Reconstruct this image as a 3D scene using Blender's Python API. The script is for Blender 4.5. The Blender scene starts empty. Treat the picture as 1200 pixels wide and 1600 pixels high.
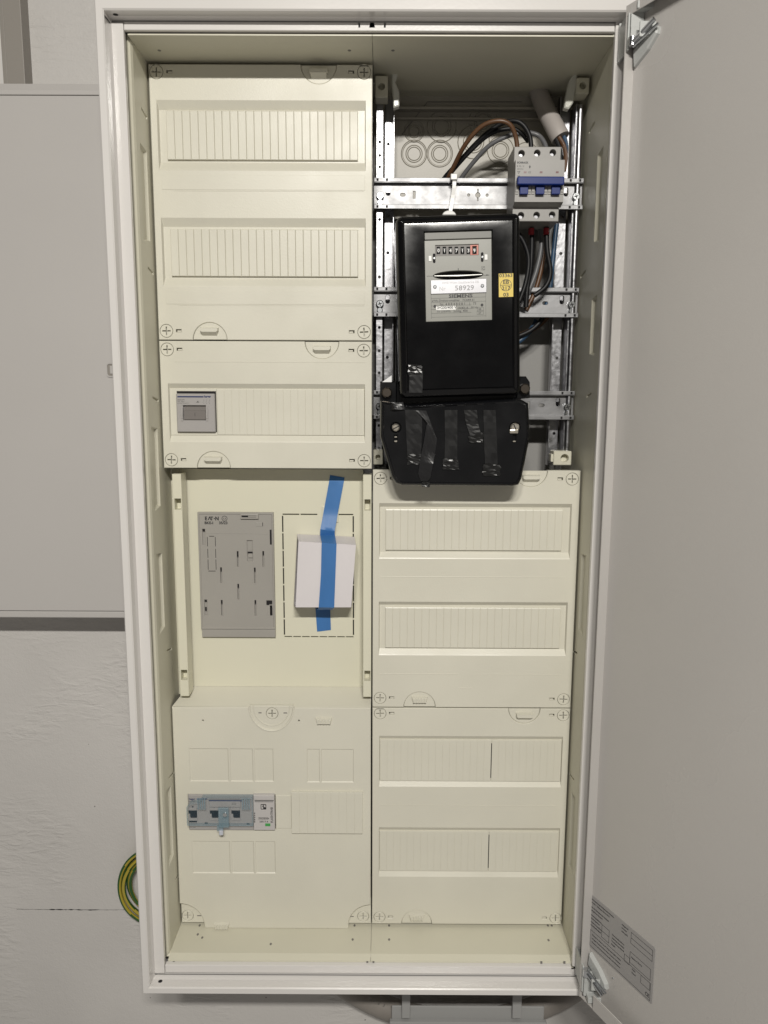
import bpy, bmesh, math, random
from mathutils import Vector, Matrix
from mathutils.geometry import tessellate_polygon
random.seed(7)
sc = bpy.context.scene
MM = 0.001
# ------------------------------------------------------------------ camera
CAM = Vector((15.395, -915.66, 689.2)); PITCH, YAW, ROLL, FPX = -0.152557, -0.00132, 0.00421, 1200.0
_f = Vector((math.sin(YAW)*math.cos(PITCH), math.cos(YAW)*math.cos(PITCH), math.sin(PITCH)))
_r0 = Vector((math.cos(YAW), -math.sin(YAW), 0)); _u0 = _r0.cross(_f)
_r = _r0*math.cos(ROLL)+_u0*math.sin(ROLL); _u = -_r0*math.sin(ROLL)+_u0*math.cos(ROLL)
cam = bpy.data.cameras.new('camera'); camo = bpy.data.objects.new('camera', cam); sc.collection.objects.link(camo)
camo.matrix_world = Matrix(((_r.x,_u.x,-_f.x,CAM.x*MM),(_r.y,_u.y,-_f.y,CAM.y*MM),(_r.z,_u.z,-_f.z,CAM.z*MM),(0,0,0,1)))
cam.sensor_fit = 'VERTICAL'; cam.sensor_height = 36.0; cam.lens = 36.0*FPX/1600.0
cam.clip_start = 0.01; cam.clip_end = 100; sc.camera = camo
# ------------------------------------------------------------------ light (an indoor close-up: ceiling tube behind the viewer)
w = bpy.data.worlds.new('World'); sc.world = w; w.use_nodes = True
bg = w.node_tree.nodes['Background']; bg.inputs[0].default_value = (1.0, 0.95, 0.88, 1); bg.inputs[1].default_value = 1.0
_nt = w.node_tree; _tc = _nt.nodes.new('ShaderNodeTexCoord'); _sx = _nt.nodes.new('ShaderNodeSeparateXYZ'); _rp = _nt.nodes.new('ShaderNodeValToRGB')
_mr = _nt.nodes.new('ShaderNodeMapRange'); _mr.inputs[1].default_value = -1; _mr.inputs[2].default_value = 1
_nt.links.new(_tc.outputs['Generated'], _sx.inputs[0]); _nt.links.new(_sx.outputs['Z'], _mr.inputs[0]); _nt.links.new(_mr.outputs[0], _rp.inputs[0]); _nt.links.new(_rp.outputs[0], bg.inputs[0])
# dim room: pale floor and lower walls, darker upper half
_rp.color_ramp.elements[0].position = 0.36; _rp.color_ramp.elements[0].color = (0.33, 0.312, 0.288, 1)
_rp.color_ramp.elements[1].position = 0.52; _rp.color_ramp.elements[1].color = (0.062, 0.059, 0.054, 1)
def area(name, x0, x1, y, z, h, power, col=(1.0, 0.965, 0.90)):
    l = bpy.data.lights.new(name, 'AREA'); l.shape = 'RECTANGLE'; l.size = (x1-x0)*MM; l.size_y = h*MM
    l.energy = power; l.color = col
    o = bpy.data.objects.new(name, l); sc.collection.objects.link(o)
    p = Vector(((x0+x1)/2, y, z))*MM; o.location = p
    o.rotation_euler = Vector((0, math.cos(math.radians(62)), -math.sin(math.radians(62)))).to_track_quat('-Z', 'Y').to_euler()
area('ceiling_lamp', -215, -80, -1750, 1555, 55, 13.8)
area('ceiling_lamp', 36, 345, -1750, 1555, 55, 31.8)
sc.view_settings.view_transform = 'Standard'; sc.view_settings.look = 'None'
sc.view_settings.exposure = 0.0; sc.view_settings.gamma = 1.0

# ------------------------------------------------------------------ measuring: a photographed point on a wall-parallel plane, in mm
def W(px, py, Y=0.0):
    d = _f+_r*((px-600)/FPX)-_u*((py-800)/FPX); t = (Y-CAM.y)/d.y
    return (CAM.x+t*d.x, CAM.z+t*d.z)
def R4(x0, y0, x1, y1, Y=0.0):
    xm, ym = (x0+x1)/2, (y0+y1)/2
    return (W(x0, ym, Y)[0], W(x1, ym, Y)[0], W(xm, y1, Y)[1], W(xm, y0, Y)[1])   # x0,x1,z0,z1

# ------------------------------------------------------------------ materials
MATS = {}
def mat(name, col, rough=0.5, metal=0.0, bump=0.0, bscale=400.0, var=0.0, vscale=20.0, spec=0.5, coat=0.0, stretch=None, trans=0.0, rvar=0.0):
    if name in MATS: return MATS[name]
    m = bpy.data.materials.new(name); m.use_nodes = True; nt = m.node_tree; b = nt.nodes['Principled BSDF']
    b.inputs['Base Color'].default_value = (*col, 1); b.inputs['Roughness'].default_value = rough
    b.inputs['Metallic'].default_value = metal; b.inputs['Specular IOR Level'].default_value = spec
    b.inputs['Coat Weight'].default_value = coat; b.inputs['Transmission Weight'].default_value = trans
    tc = nt.nodes.new('ShaderNodeTexCoord'); src = tc.outputs['Object']
    if stretch:
        mp = nt.nodes.new('ShaderNodeMapping'); mp.inputs['Scale'].default_value = stretch
        nt.links.new(src, mp.inputs['Vector']); src = mp.outputs['Vector']
    if var or rvar:
        n = nt.nodes.new('ShaderNodeTexNoise'); n.inputs['Scale'].default_value = vscale; n.inputs['Detail'].default_value = 6
        nt.links.new(src, n.inputs['Vector'])
        if var:
            r = nt.nodes.new('ShaderNodeMapRange'); r.inputs[1].default_value = 0.3; r.inputs[2].default_value = 0.7
            r.inputs[3].default_value = 1-var; r.inputs[4].default_value = 1+var
            nt.links.new(n.outputs['Fac'], r.inputs[0])
            mx = nt.nodes.new('ShaderNodeVectorMath'); mx.operation = 'SCALE'; mx.inputs[0].default_value = col
            nt.links.new(r.outputs[0], mx.inputs['Scale']); nt.links.new(mx.outputs[0], b.inputs['Base Color'])
        if rvar:
            r2 = nt.nodes.new('ShaderNodeMapRange'); r2.inputs[1].default_value = 0.3; r2.inputs[2].default_value = 0.7
            r2.inputs[3].default_value = max(0.02, rough-rvar); r2.inputs[4].default_value = rough+rvar
            nt.links.new(n.outputs['Fac'], r2.inputs[0]); nt.links.new(r2.outputs[0], b.inputs['Roughness'])
    if bump:
        n2 = nt.nodes.new('ShaderNodeTexNoise'); n2.inputs['Scale'].default_value = bscale; n2.inputs['Detail'].default_value = 3
        nt.links.new(src, n2.inputs['Vector'])
        bp = nt.nodes.new('ShaderNodeBump'); bp.inputs['Strength'].default_value = bump; bp.inputs['Distance'].default_value = 0.0006
        nt.links.new(n2.outputs['Fac'], bp.inputs['Height']); nt.links.new(bp.outputs[0], b.inputs['Normal'])
    MATS[name] = m; return m
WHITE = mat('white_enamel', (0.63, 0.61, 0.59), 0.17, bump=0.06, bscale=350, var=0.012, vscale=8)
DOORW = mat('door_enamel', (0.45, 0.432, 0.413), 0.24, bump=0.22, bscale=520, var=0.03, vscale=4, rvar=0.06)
CREAM = mat('cream_plastic', (0.605, 0.585, 0.50), 0.38, bump=0.16, bscale=800, var=0.03, vscale=11, rvar=0.10)
CREAM2 = mat('cream_lining', (0.57, 0.55, 0.45), 0.42, bump=0.10, bscale=700, var=0.03, vscale=7)
TRAY = mat('cream_tray', (0.64, 0.62, 0.50), 0.35, bump=0.08, bscale=800, var=0.015, vscale=9)
BLANK = mat('blank_plate', (0.60, 0.60, 0.47), 0.42, bump=0.08, bscale=800, var=0.01)
BACKG = mat('grey_back_sheet', (0.27, 0.265, 0.255), 0.55, bump=0.1, bscale=300, var=0.03, vscale=6)
KNOCK = mat('beige_knockout_sheet', (0.33, 0.31, 0.265), 0.40, bump=0.1, bscale=500, var=0.06, vscale=18)
STEEL = mat('zinc_steel', (0.34, 0.34, 0.355), 0.34, metal=1.0, bump=0.25, bscale=260, var=0.10, vscale=120, rvar=0.07)
STEELB = mat('zinc_rail_steel', (0.24, 0.24, 0.245), 0.46, metal=1.0, bump=0.18, bscale=160, var=0.09, vscale=60, rvar=0.08)
DARKHOLE = mat('dark_void', (0.012, 0.011, 0.012), 0.9)
BLACKB = mat('black_bakelite', (0.003, 0.003, 0.0035), 0.15, bump=0.16, bscale=45, spec=0.38, rvar=0.04, vscale=25)
BLACKC = mat('black_cover_plastic', (0.004, 0.0042, 0.005), 0.20, bump=0.06, bscale=120, rvar=0.06, vscale=30)
TAPEK = mat('black_pvc_tape', (0.005, 0.005, 0.0055), 0.42, spec=0.3, bump=0.08, bscale=90, rvar=0.1, vscale=60)
TAPEG = mat('glossy_black_tape', (0.004, 0.004, 0.004), 0.30, bump=0.2, bscale=140)
GREYP = mat('grey_device_plastic', (0.34, 0.325, 0.315), 0.42, bump=0.08, bscale=900, var=0.015)
GREYD = mat('dark_grey_plastic', (0.16, 0.15, 0.14), 0.45)
GREYT = mat('grey_toggle_plastic', (0.17, 0.155, 0.145), 0.4)
PLATEG = mat('grey_meter_plate', (0.27, 0.27, 0.245), 0.33, var=0.05, vscale=30)
ADAPT = mat('adapter_grey', (0.315, 0.30, 0.275), 0.38, bump=0.06, bscale=900, var=0.03, vscale=12)
ALU = mat('bright_aluminium', (0.42, 0.42, 0.44), 0.32, metal=0.85, var=0.05, vscale=50)
BREAK = mat('breaker_white', (0.29, 0.28, 0.265), 0.45, bump=0.05, bscale=900, var=0.02)
BLUE = mat('lever_blue', (0.002, 0.018, 0.14), 0.42, spec=0.3)
INK = mat('black_ink', (0.02, 0.02, 0.022), 0.5)
INKG = mat('grey_ink', (0.11, 0.105, 0.10), 0.5)
INKW = mat('white_ink', (0.75, 0.75, 0.73), 0.5)
INKB = mat('navy_ink', (0.012, 0.025, 0.10), 0.4)
RED = mat('red_plastic', (0.35, 0.02, 0.03), 0.4)
REDP = mat('red_counter_frame', (0.50, 0.17, 0.13), 0.4)
YEL = mat('yellow_sticker', (0.66, 0.50, 0.10), 0.45)
GREEN = mat('green_indicator', (0.05, 0.30, 0.07), 0.4)
CLEARB = mat('clear_bluish_cover', (0.10, 0.24, 0.34), 0.08)
CLEARB.node_tree.nodes['Principled BSDF'].inputs['Alpha'].default_value = 0.05
CLEARR = mat('bluish_cover_rib', (0.23, 0.34, 0.40), 0.10, bump=0.8, bscale=240)
CLEARR.node_tree.nodes['Principled BSDF'].inputs['Alpha'].default_value = 0.36
CARD = mat('white_cardboard', (0.62, 0.59, 0.60), 0.6, bump=0.10, bscale=250, var=0.02, vscale=15)
CARDI = mat('dark_box_content', (0.03, 0.03, 0.03), 0.5, var=0.5, vscale=80)
TAPEB = mat('blue_painter_tape', (0.04, 0.15, 0.38), 0.48, bump=0.35, bscale=150, var=0.05, vscale=60, stretch=(1, 1, .3))
WALLM = mat('wall_plaster', (0.50, 0.475, 0.455), 0.62)
BROWNW = mat('brown_wire', (0.10, 0.048, 0.022), 0.38); BLACKW = mat('black_wire', (0.007, 0.007, 0.008), 0.45, spec=0.3)
GREYW = mat('grey_wire', (0.12, 0.12, 0.125), 0.38); BLUEW = mat('blue_wire', (0.03, 0.07, 0.13), 0.38)
WHITEW = mat('pale_wire', (0.22, 0.215, 0.21), 0.4); SHEATH = mat('grey_white_sheath', (0.38, 0.35, 0.33), 0.5, bump=0.15, bscale=200)
GRN = mat('earth_green', (0.02, 0.075, 0.012), 0.4); GYL = mat('earth_yellow', (0.34, 0.27, 0.03), 0.4)
TIE = mat('clear_nylon', (0.55, 0.54, 0.52), 0.3)
HINGEM = mat('hinge_grey', (0.42, 0.43, 0.42), 0.38)
CHROME = mat('zinc_arm', (0.62, 0.64, 0.66), 0.22, metal=1.0)
LABELG = mat('silver_label', (0.30, 0.29, 0.285), 0.40)
BRASS = mat('plated_screw', (0.62, 0.58, 0.50), 0.28, metal=0.9, bump=0.2, bscale=300)
DUCT = mat('grey_duct', (0.26, 0.24, 0.215), 0.5, bump=0.08)
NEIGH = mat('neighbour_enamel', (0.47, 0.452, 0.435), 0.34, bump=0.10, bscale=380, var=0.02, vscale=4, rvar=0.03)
PIPE = mat('taupe_conduit', (0.22, 0.20, 0.18), 0.5, bump=0.1, bscale=200, var=0.08, vscale=30)
TRAYG = mat('grey_clamp_tray', (0.30, 0.30, 0.295), 0.42, bump=0.05)
# plaster: trowel strokes, fine grain, pinholes and a hairline crack
def plaster():
    nt = WALLM.node_tree; b = nt.nodes['Principled BSDF']; L = nt.links.new; N = nt.nodes.new
    tc = N('ShaderNodeTexCoord')
    def noise(scale, det=4, stretch=(1, 1, 1), rot=0, dist=0):
        mp = N('ShaderNodeMapping'); mp.inputs['Scale'].default_value = stretch; mp.inputs['Rotation'].default_value = (0, rot, 0)
        L(tc.outputs['Object'], mp.inputs[0]); n = N('ShaderNodeTexNoise'); n.inputs['Scale'].default_value = scale
        n.inputs['Detail'].default_value = det; n.inputs['Distortion'].default_value = dist; L(mp.outputs[0], n.inputs[0]); return n.outputs['Fac']
    def math_(op, a, b_, clamp=False):
        m = N('ShaderNodeMath'); m.operation = op; m.use_clamp = clamp
        for i, v in enumerate((a, b_)):
            if isinstance(v, (int, float)): m.inputs[i].default_value = v
            else: L(v, m.inputs[i])
        return m.outputs[0]
    grain = noise(420, 4); fine = noise(150, 5)
    strokes = math_('POWER', noise(58, 9, (0.6, 1, 1.7), 0.12, 0.9), 2.2); mask = math_('MULTIPLY', math_('SUBTRACT', noise(6, 2), 0.42), 6, True)
    diag = math_('MULTIPLY', math_('POWER', noise(62, 8, (0.6, 1, 2.0), -0.9, 0.7), 2.0), math_('MULTIPLY', math_('SUBTRACT', noise(4.2, 1), 0.54), 8, True))
    strokes = math_('ADD', strokes, diag)
    lump = noise(12, 3)
    h = math_('ADD', math_('MULTIPLY', grain, 0.4), math_('MULTIPLY', fine, 0.40))
    h = math_('ADD', h, math_('MULTIPLY', math_('MULTIPLY', strokes, mask), 3.4))
    h = math_('ADD', h, math_('MULTIPLY', lump, 1.0))
    bp = N('ShaderNodeBump'); bp.inputs['Strength'].default_value = 0.6; bp.inputs['Distance'].default_value = 0.0014
    L(h, bp.inputs['Height']); L(bp.outputs[0], b.inputs['Normal'])
    v = N('ShaderNodeTexVoronoi'); v.inputs['Scale'].default_value = 62; L(tc.outputs['Object'], v.inputs[0])
    hole = math_('LESS_THAN', v.outputs['Distance'], 0.07)
    sel = math_('GREATER_THAN', noise(9, 2), 0.56); hole = math_('MULTIPLY', hole, sel)
    r = N('ShaderNodeMapRange'); r.inputs[1].default_value = .3; r.inputs[2].default_value = .7; r.inputs[3].default_value = .94; r.inputs[4].default_value = 1.04
    L(noise(5, 3), r.inputs[0])
    k = math_('MULTIPLY', r.outputs[0], math_('SUBTRACT', 1, math_('MULTIPLY', hole, 0.65)))
    s = N('ShaderNodeVectorMath'); s.operation = 'SCALE'; s.inputs[0].default_value = (0.53, 0.512, 0.492)
    L(k, s.inputs['Scale']); L(s.outputs[0], b.inputs['Base Color'])
plaster()

# ------------------------------------------------------------------ object helpers
WORLD = {}     # object name -> world origin in mm
def obj(name, bm, material, parent=None, xf=None, smooth=False, origin=None):
    if xf:
        for v in bm.verts: v.co = Vector(xf(*v.co))
    bmesh.ops.remove_doubles(bm, verts=bm.verts[:], dist=0.002)
    bmesh.ops.recalc_face_normals(bm, faces=bm.faces[:])
    lo = [min(v.co[i] for v in bm.verts) for i in range(3)]; hi = [max(v.co[i] for v in bm.verts) for i in range(3)]
    o0 = Vector(origin) if origin else Vector([(a+b)/2 for a, b in zip(lo, hi)])
    for v in bm.verts: v.co = (v.co-o0)*MM
    me = bpy.data.meshes.new(name); bm.to_mesh(me); bm.free()
    mats = material if isinstance(material, (list, tuple)) else [material]
    for m in mats: me.materials.append(m)
    if smooth:
        for p in me.polygons: p.use_smooth = True
        if hasattr(me, 'set_sharp_from_angle'): me.set_sharp_from_angle(angle=math.radians(35))
    o = bpy.data.objects.new(name, me); sc.collection.objects.link(o)
    pw = Vector((0, 0, 0))
    if parent is not None: o.parent = parent; pw = WORLD[parent.name]
    o.location = (o0-pw)*MM; WORLD[o.name] = o0
    return o
def thing(name, label, cat, loc, group=None):
    o = bpy.data.objects.new(name, None); sc.collection.objects.link(o); o.empty_display_size = 0.02
    o.location = Vector(loc)*MM; WORLD[o.name] = Vector(loc); return tag(o, label, cat, group)
def pieces(name, bm, material, parent=None, xf=None, smooth=False, grow=0.25):
    """one object per separate piece of the mesh"""
    bmesh.ops.remove_doubles(bm, verts=bm.verts[:], dist=0.002)
    seen, isl = set(), []
    for v in bm.verts:
        if v in seen: continue
        st, g = [v], []; seen.add(v)
        while st:
            a = st.pop(); g.append(a)
            for e in a.link_edges:
                b = e.other_vert(a)
                if b not in seen: seen.add(b); st.append(b)
        isl.append([g, [min(q.co[i] for q in g) for i in range(3)], [max(q.co[i] for q in g) for i in range(3)]])
    done = False
    while not done:
        done = True
        for i in range(len(isl)):
            for j in range(i+1, len(isl)):
                A, Bx = isl[i], isl[j]
                if all(A[1][k]-grow <= Bx[2][k] and Bx[1][k]-grow <= A[2][k] for k in range(3)):
                    isl[i] = [A[0]+Bx[0], [min(p, q) for p, q in zip(A[1], Bx[1])], [max(p, q) for p, q in zip(A[2], Bx[2])]]; isl.pop(j); done = False; break
            if not done: break
    out = []
    for g, _, _ in isl:
        nb = bmesh.new(); vm = {v: nb.verts.new(v.co) for v in g}
        for f in {f for v in g for f in v.link_faces}: nb.faces.new([vm[v] for v in f.verts])
        out.append(obj(name, nb, material, parent, xf, smooth))
    bm.free(); return out
def tag(o, label, cat, group=None):
    o['label'] = label; o['category'] = cat
    if group: o['group'] = group
    return o
def struct(o): o['kind'] = 'structure'; return o
B = bmesh.new
def box(bm, x0, x1, y0, y1, z0, z1, c=0.0):
    """block; c chamfers every edge"""
    t = bmesh.new(); bmesh.ops.create_cube(t, size=1.0)
    for v in t.verts: v.co = Vector(((x0+x1)/2+v.co.x*(x1-x0), (y0+y1)/2+v.co.y*(y1-y0), (z0+z1)/2+v.co.z*(z1-z0)))
    if c > 0: bmesh.ops.bevel(t, geom=t.edges[:], offset=min(c, .45*min(abs(x1-x0), abs(y1-y0), abs(z1-z0))), segments=2, profile=.5, affect='EDGES')
    merge(bm, t); return bm
def merge(bm, t, mi=0):
    vm = {}
    for v in t.verts: vm[v] = bm.verts.new(v.co)
    for f in t.faces:
        try: nf = bm.faces.new([vm[v] for v in f.verts]); nf.material_index = mi or f.material_index
        except ValueError: pass
    t.free()
def off(loop, d):
    """mitre offset; d>0 grows a counter-clockwise (x,z) loop"""
    n = len(loop); A = sum(loop[i][0]*loop[(i+1) % n][1]-loop[(i+1) % n][0]*loop[i][1] for i in range(n))
    s = 1 if A > 0 else -1; out = []
    for i in range(n):
        p, c, q = Vector(loop[i-1]), Vector(loop[i]), Vector(loop[(i+1) % n])
        a = (c-p); b = (q-c)
        if a.length < 1e-6 or b.length < 1e-6: out.append(tuple(c)); continue
        a.normalize(); b.normalize(); na = Vector((a.y, -a.x))*s; nb = Vector((b.y, -b.x))*s
        m = na+nb; k = m.dot(na)
        m = m/k if k > 0.35 else na
        out.append((c.x+m.x*d, c.y+m.y*d))
    return out
def rect(x0, x1, z0, z1): return [(x0, z0), (x1, z0), (x1, z1), (x0, z1)]
def circ(cx, cz, r, n=28, a0=0): return [(cx+r*math.cos(a0+2*math.pi*i/n), cz+r*math.sin(a0+2*math.pi*i/n)) for i in range(n)]
def rrect(x0, x1, z0, z1, r, n=5):
    o = []
    for cx, cz, a in ((x1-r, z0+r, -90), (x1-r, z1-r, 0), (x0+r, z1-r, 90), (x0+r, z0+r, 180)):
        for i in range(n+1):
            t = math.radians(a+90*i/n); o.append((cx+r*math.cos(t), cz+r*math.sin(t)))
    return o
def ring(bm, l0, y0, l1, y1):
    n = len(l0); a = [bm.verts.new((p[0], y0, p[1])) for p in l0]; b = [bm.verts.new((p[0], y1, p[1])) for p in l1]
    for i in range(n): bm.faces.new((a[i], a[(i+1) % n], b[(i+1) % n], b[i]))
def cap(bm, loops, y):
    tris = tessellate_polygon([[Vector((p[0], p[1], 0)) for p in l] for l in loops])
    vs = [bm.verts.new((p[0], y, p[1])) for l in loops for p in l]
    for t in tris:
        try: bm.faces.new([vs[i] for i in t])
        except ValueError: pass
def plate(bm, outer, Y, th, holes=(), ch=0.6, back=False):
    """front face at depth Y (towards -Y), th deep. holes: (loop, depth, inset, floor)"""
    loops = [off(outer, -ch)] if ch else [outer]
    for h in holes: loops.append(off(h[0], 0.35))
    cap(bm, loops, Y)
    if ch: ring(bm, loops[0], Y, outer, Y+ch)
    ring(bm, outer, Y+ch, outer, Y+th)
    if back: cap(bm, [outer], Y+th)
    for h, l in zip(holes, loops[1:]):
        lp, d, ins, fl = h
        ring(bm, l, Y, lp, Y+0.35)
        inner = off(lp, -ins) if ins else lp
        ring(bm, lp, Y+0.35, inner, Y+d)
        if fl: cap(bm, [inner], Y+d)
    return bm
def tube(bm, pts, r, seg=10, sub=8, r1=None, mi=None, caps=True):
    P = [Vector(p) for p in pts]; S = []
    if sub > 1 and len(P) > 2:
        for i in range(len(P)-1):
            p0 = P[max(i-1, 0)]; p1 = P[i]; p2 = P[i+1]; p3 = P[min(i+2, len(P)-1)]
            for k in range(sub):
                t = k/sub
                S.append(.5*((2*p1)+(-p0+p2)*t+(2*p0-5*p1+4*p2-p3)*t*t+(-p0+3*p1-3*p2+p3)*t**3))
        S.append(P[-1])
    else: S = P
    prev = None; up = Vector((0.13, 0.31, 0.94)); n = len(S)
    for i, s in enumerate(S):
        d = (S[min(i+1, n-1)]-S[max(i-1, 0)]).normalized()
        if i == 0: a = d.orthogonal().normalized()
        else: a = (a-d*a.dot(d)).normalized()
        b = d.cross(a); rr = r if r1 is None else r+(r1-r)*i/(n-1)
        cur = [bm.verts.new(s+a*rr*math.cos(2*math.pi*j/seg)+b*rr*math.sin(2*math.pi*j/seg)) for j in range(seg)]
        if prev:
            for j in range(seg):
                f = bm.faces.new((prev[j], prev[(j+1) % seg], cur[(j+1) % seg], cur[j]))
                if mi: f.material_index = mi(i, j)
        elif caps: bm.faces.new(cur)
        prev = cur
    if caps: bm.faces.new(prev[::-1])
    return bm
def ribbon(bm, pts, wd, th=0.25, sub=6, wob=0.0):
    """tape: pts = (x,y,z,width_angle_deg) lies along the points, width in x"""
    P = [Vector(p[:3]) for p in pts]; A = [p[3] if len(p) > 3 else 0 for p in pts]; S = []; T = []
    for i in range(len(P)-1):
        p0 = P[max(i-1, 0)]; p1 = P[i]; p2 = P[i+1]; p3 = P[min(i+2, len(P)-1)]
        for k in range(sub):
            t = k/sub; S.append(.5*((2*p1)+(-p0+p2)*t+(2*p0-5*p1+4*p2-p3)*t*t+(-p0+3*p1-3*p2+p3)*t**3)); T.append(A[i]+(A[i+1]-A[i])*t)
    S.append(P[-1]); T.append(A[-1]); prev = None
    for s, a in zip(S, T):
        a = math.radians(a); wv = Vector((math.cos(a), math.sin(a), 0))*wd/2; nv = Vector((-math.sin(a), math.cos(a), 0))*th
        j = Vector((random.uniform(-wob, wob), random.uniform(-wob, wob)*1.5, 0))
        q = [bm.verts.new(s+j-wv), bm.verts.new(s+j+wv), bm.verts.new(s+j+wv+nv), bm.verts.new(s+j-wv+nv)]
        if prev:
            for i in range(4): bm.faces.new((prev[i], prev[(i+1) % 4], q[(i+1) % 4], q[i]))
        else: bm.faces.new(q)
        prev = q
    bm.faces.new(prev[::-1]); return bm
def cyl(bm, x, z, r, y0, y1, n=20, ch=0.3): return plate(bm, circ(x, z, r, n), y0, y1-y0, ch=ch, back=True)
_fonts = {}
def words(bm, s, x, z, h, Y, align='LEFT', sx=1.0, rot=0.0, fat=0.0, ext=0.08):
    """lettering of cap height h mm, lying at depth Y"""
    c = bpy.data.curves.new('t', 'FONT'); c.body = s; c.size = h/0.70; c.align_x = align; c.offset = fat; c.extrude = ext; c.resolution_u = 2
    to = bpy.data.objects.new('t', c); sc.collection.objects.link(to)
    dg = bpy.context.evaluated_depsgraph_get(); me = bpy.data.meshes.new_from_object(to.evaluated_get(dg))
    t = bmesh.new(); t.from_mesh(me); cr, sr = math.cos(rot), math.sin(rot)
    for v in t.verts:
        u, q = v.co.x*sx, v.co.y; v.co = Vector((x+u*cr-q*sr, Y-v.co.z, z+u*sr+q*cr))
    merge(bm, t); bpy.data.objects.remove(to); bpy.data.curves.remove(c); bpy.data.meshes.remove(me)
def line(bm, x0, x1, z0, z1, Y, t=0.1): return box(bm, x0, x1, Y-t, Y+0.02, z0, z1)
def slab(bm, outer, Y, th, ch=0.3): return plate(bm, outer, Y, th, ch=ch, back=True)

# ================================================================== SETTING: wall behind everything
YW = 120.0
t = B(); 
for k in range(1): box(t, -1500, 1500, YW, YW+60, -900, 1900)
wall = struct(obj('wall', t, WALLM)); wall['label'] = 'off-white trowelled plaster wall behind the cabinets'
# hairline crack: thin dark sliver let 0.3 mm proud of the plaster
t = B(); x = W(26, 1420, YW)[0]; xe = W(196, 1422, YW)[0]; zc = W(110, 1421, YW)[1]; up, dn = [], []
while x < xe:
    wdt = random.choice((.4, .6, 1.1, 1.7)) if W(75, 1420, YW)[0] < x < W(150, 1420, YW)[0] else random.choice((.2, .45))
    zc += random.uniform(-.25, .25); up.append((x, zc+wdt/2)); dn.append((x, zc-wdt/2)); x += random.uniform(2, 5)
slab(t, dn+up[::-1], YW-0.25, 0.3, ch=0)
crack = obj('wall_crack', t, DARKHOLE); crack['kind'] = 'structure'; crack['label'] = 'dark hairline crack running across the plaster'

# ================================================================== CABINET
cab = thing('distribution_cabinet', 'tall white two-bay electrical cabinet with its door swung open to the right', 'cabinet', (0, YW, -30))
# frame: folded sheet ring; profile rings of nested rectangles
def ringrect(bm, a, ya, b, yb): ring(bm, rect(*a), ya, rect(*b), yb)
LIP0, LIP1 = (-276, 274, -31, 1078), (-267, 265, -22, 1066)
t = B()
seq = [((-272.5, 270.5, -27.5, 1074.5), 119), ((-272.5, 270.5, -27.5, 1074.5), -70), ((-276, 274, -31, 1078), -68), ((-276, 274, -31, 1078), -83.8),
       ((-274.8, 272.8, -29.8, 1076.8), -85), ((-268.4, 266.4, -23.4, 1067.4), -85), (LIP1, -83.6), ((-267, 265, -22, 1066), -72), ((-265.4, 263.5, -20.6, 1064.5), -66)]
for (a, ya), (b, yb) in zip(seq, seq[1:]): ringrect(t, a, ya, b, yb)
fr = obj('frame', t, WHITE, cab)
# ledges inside the lip (left and right uprights butt against the cross pieces)
t = B()
z0, z1 = W(215, 1519, -65)[1], W(182, 36, -65)[1]
box(t, -266.4, -253.8, -67, -60, z0, z1, 1.0)
box(t, 248.2, 264.9, -67, -60, -6, W(960, 27, -65)[1], 1.0)
pieces('side_ledge', t, WHITE, cab)
t = B()
zt1, zt0 = W(570, 36, -64)[1], W(570, 49.5, -64)[1]
plate(t, rect(-253.4, 247.6, zt0, zt1), -66, 5, [(rect(-13, -4.2, zt1-4.6, zt1-.6), 4, 0, True), (rect(-2.4, 2.4, zt1-4.4, zt1-.6), 4, .2, True), (rect(4.2, 12.6, zt1-4.6, zt1-.6), 4, 0, True)] and
      [([(-13.6, zt1-4.8), (-12.4, zt1-4.8), (-12.8, zt1-.8), (-13.6, zt1-.8)], 4, 0, True), ([(-2.6, zt1-4.8), (2.6, zt1-4.8), (1.6, zt1-.8), (-1.6, zt1-.8)], 4, 0, True), ([(12.4, zt1-4.8), (13.6, zt1-4.8), (13.6, zt1-.8), (12.8, zt1-.8)], 4, 0, True)], ch=0.5, back=True)
obj('top_ledge', t, WHITE, cab)
t = B(); zb1 = W(570, 1507.5, -64)[1]; zb0 = W(570, 1521.5, -66)[1]
box(t, -253.4, 247.6, -66, -59, zb0, zb1, 1.0)
obj('bottom_ledge', t, WHITE, cab)
# closing rear part of the channel behind ledges
t = B(); ringrect(t, (-266, 264, -21.5, 1065.5), -63.5, (-258, 256, -12, 1056), -63.4)
obj('channel_web', t, WHITE, cab)
# corner screw holes
t = B()
for px_, py_ in ((181, 20.5), (251, 1535)):
    x_ = W(px_, py_, -74)[0]
    bmx = bmesh.new(); bmesh.ops.create_circle(bmx, cap_ends=True, radius=2.6, segments=16)
    for v in bmx.verts: v.co = Vector((x_+v.co.x, -75+v.co.y, 1065.85 if py_ < 100 else -21.85))
    merge(t, bmx)
pieces('drain_hole', t, DARKHOLE, cab)
t = B(); line(t, -266.5, -255, 1060.2, 1061.2, -66.5); box(t, -266.6, -266.0, -84, -66, 1060.4, 1061.2); obj('corner_joint', t, DARKHOLE, cab)
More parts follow.
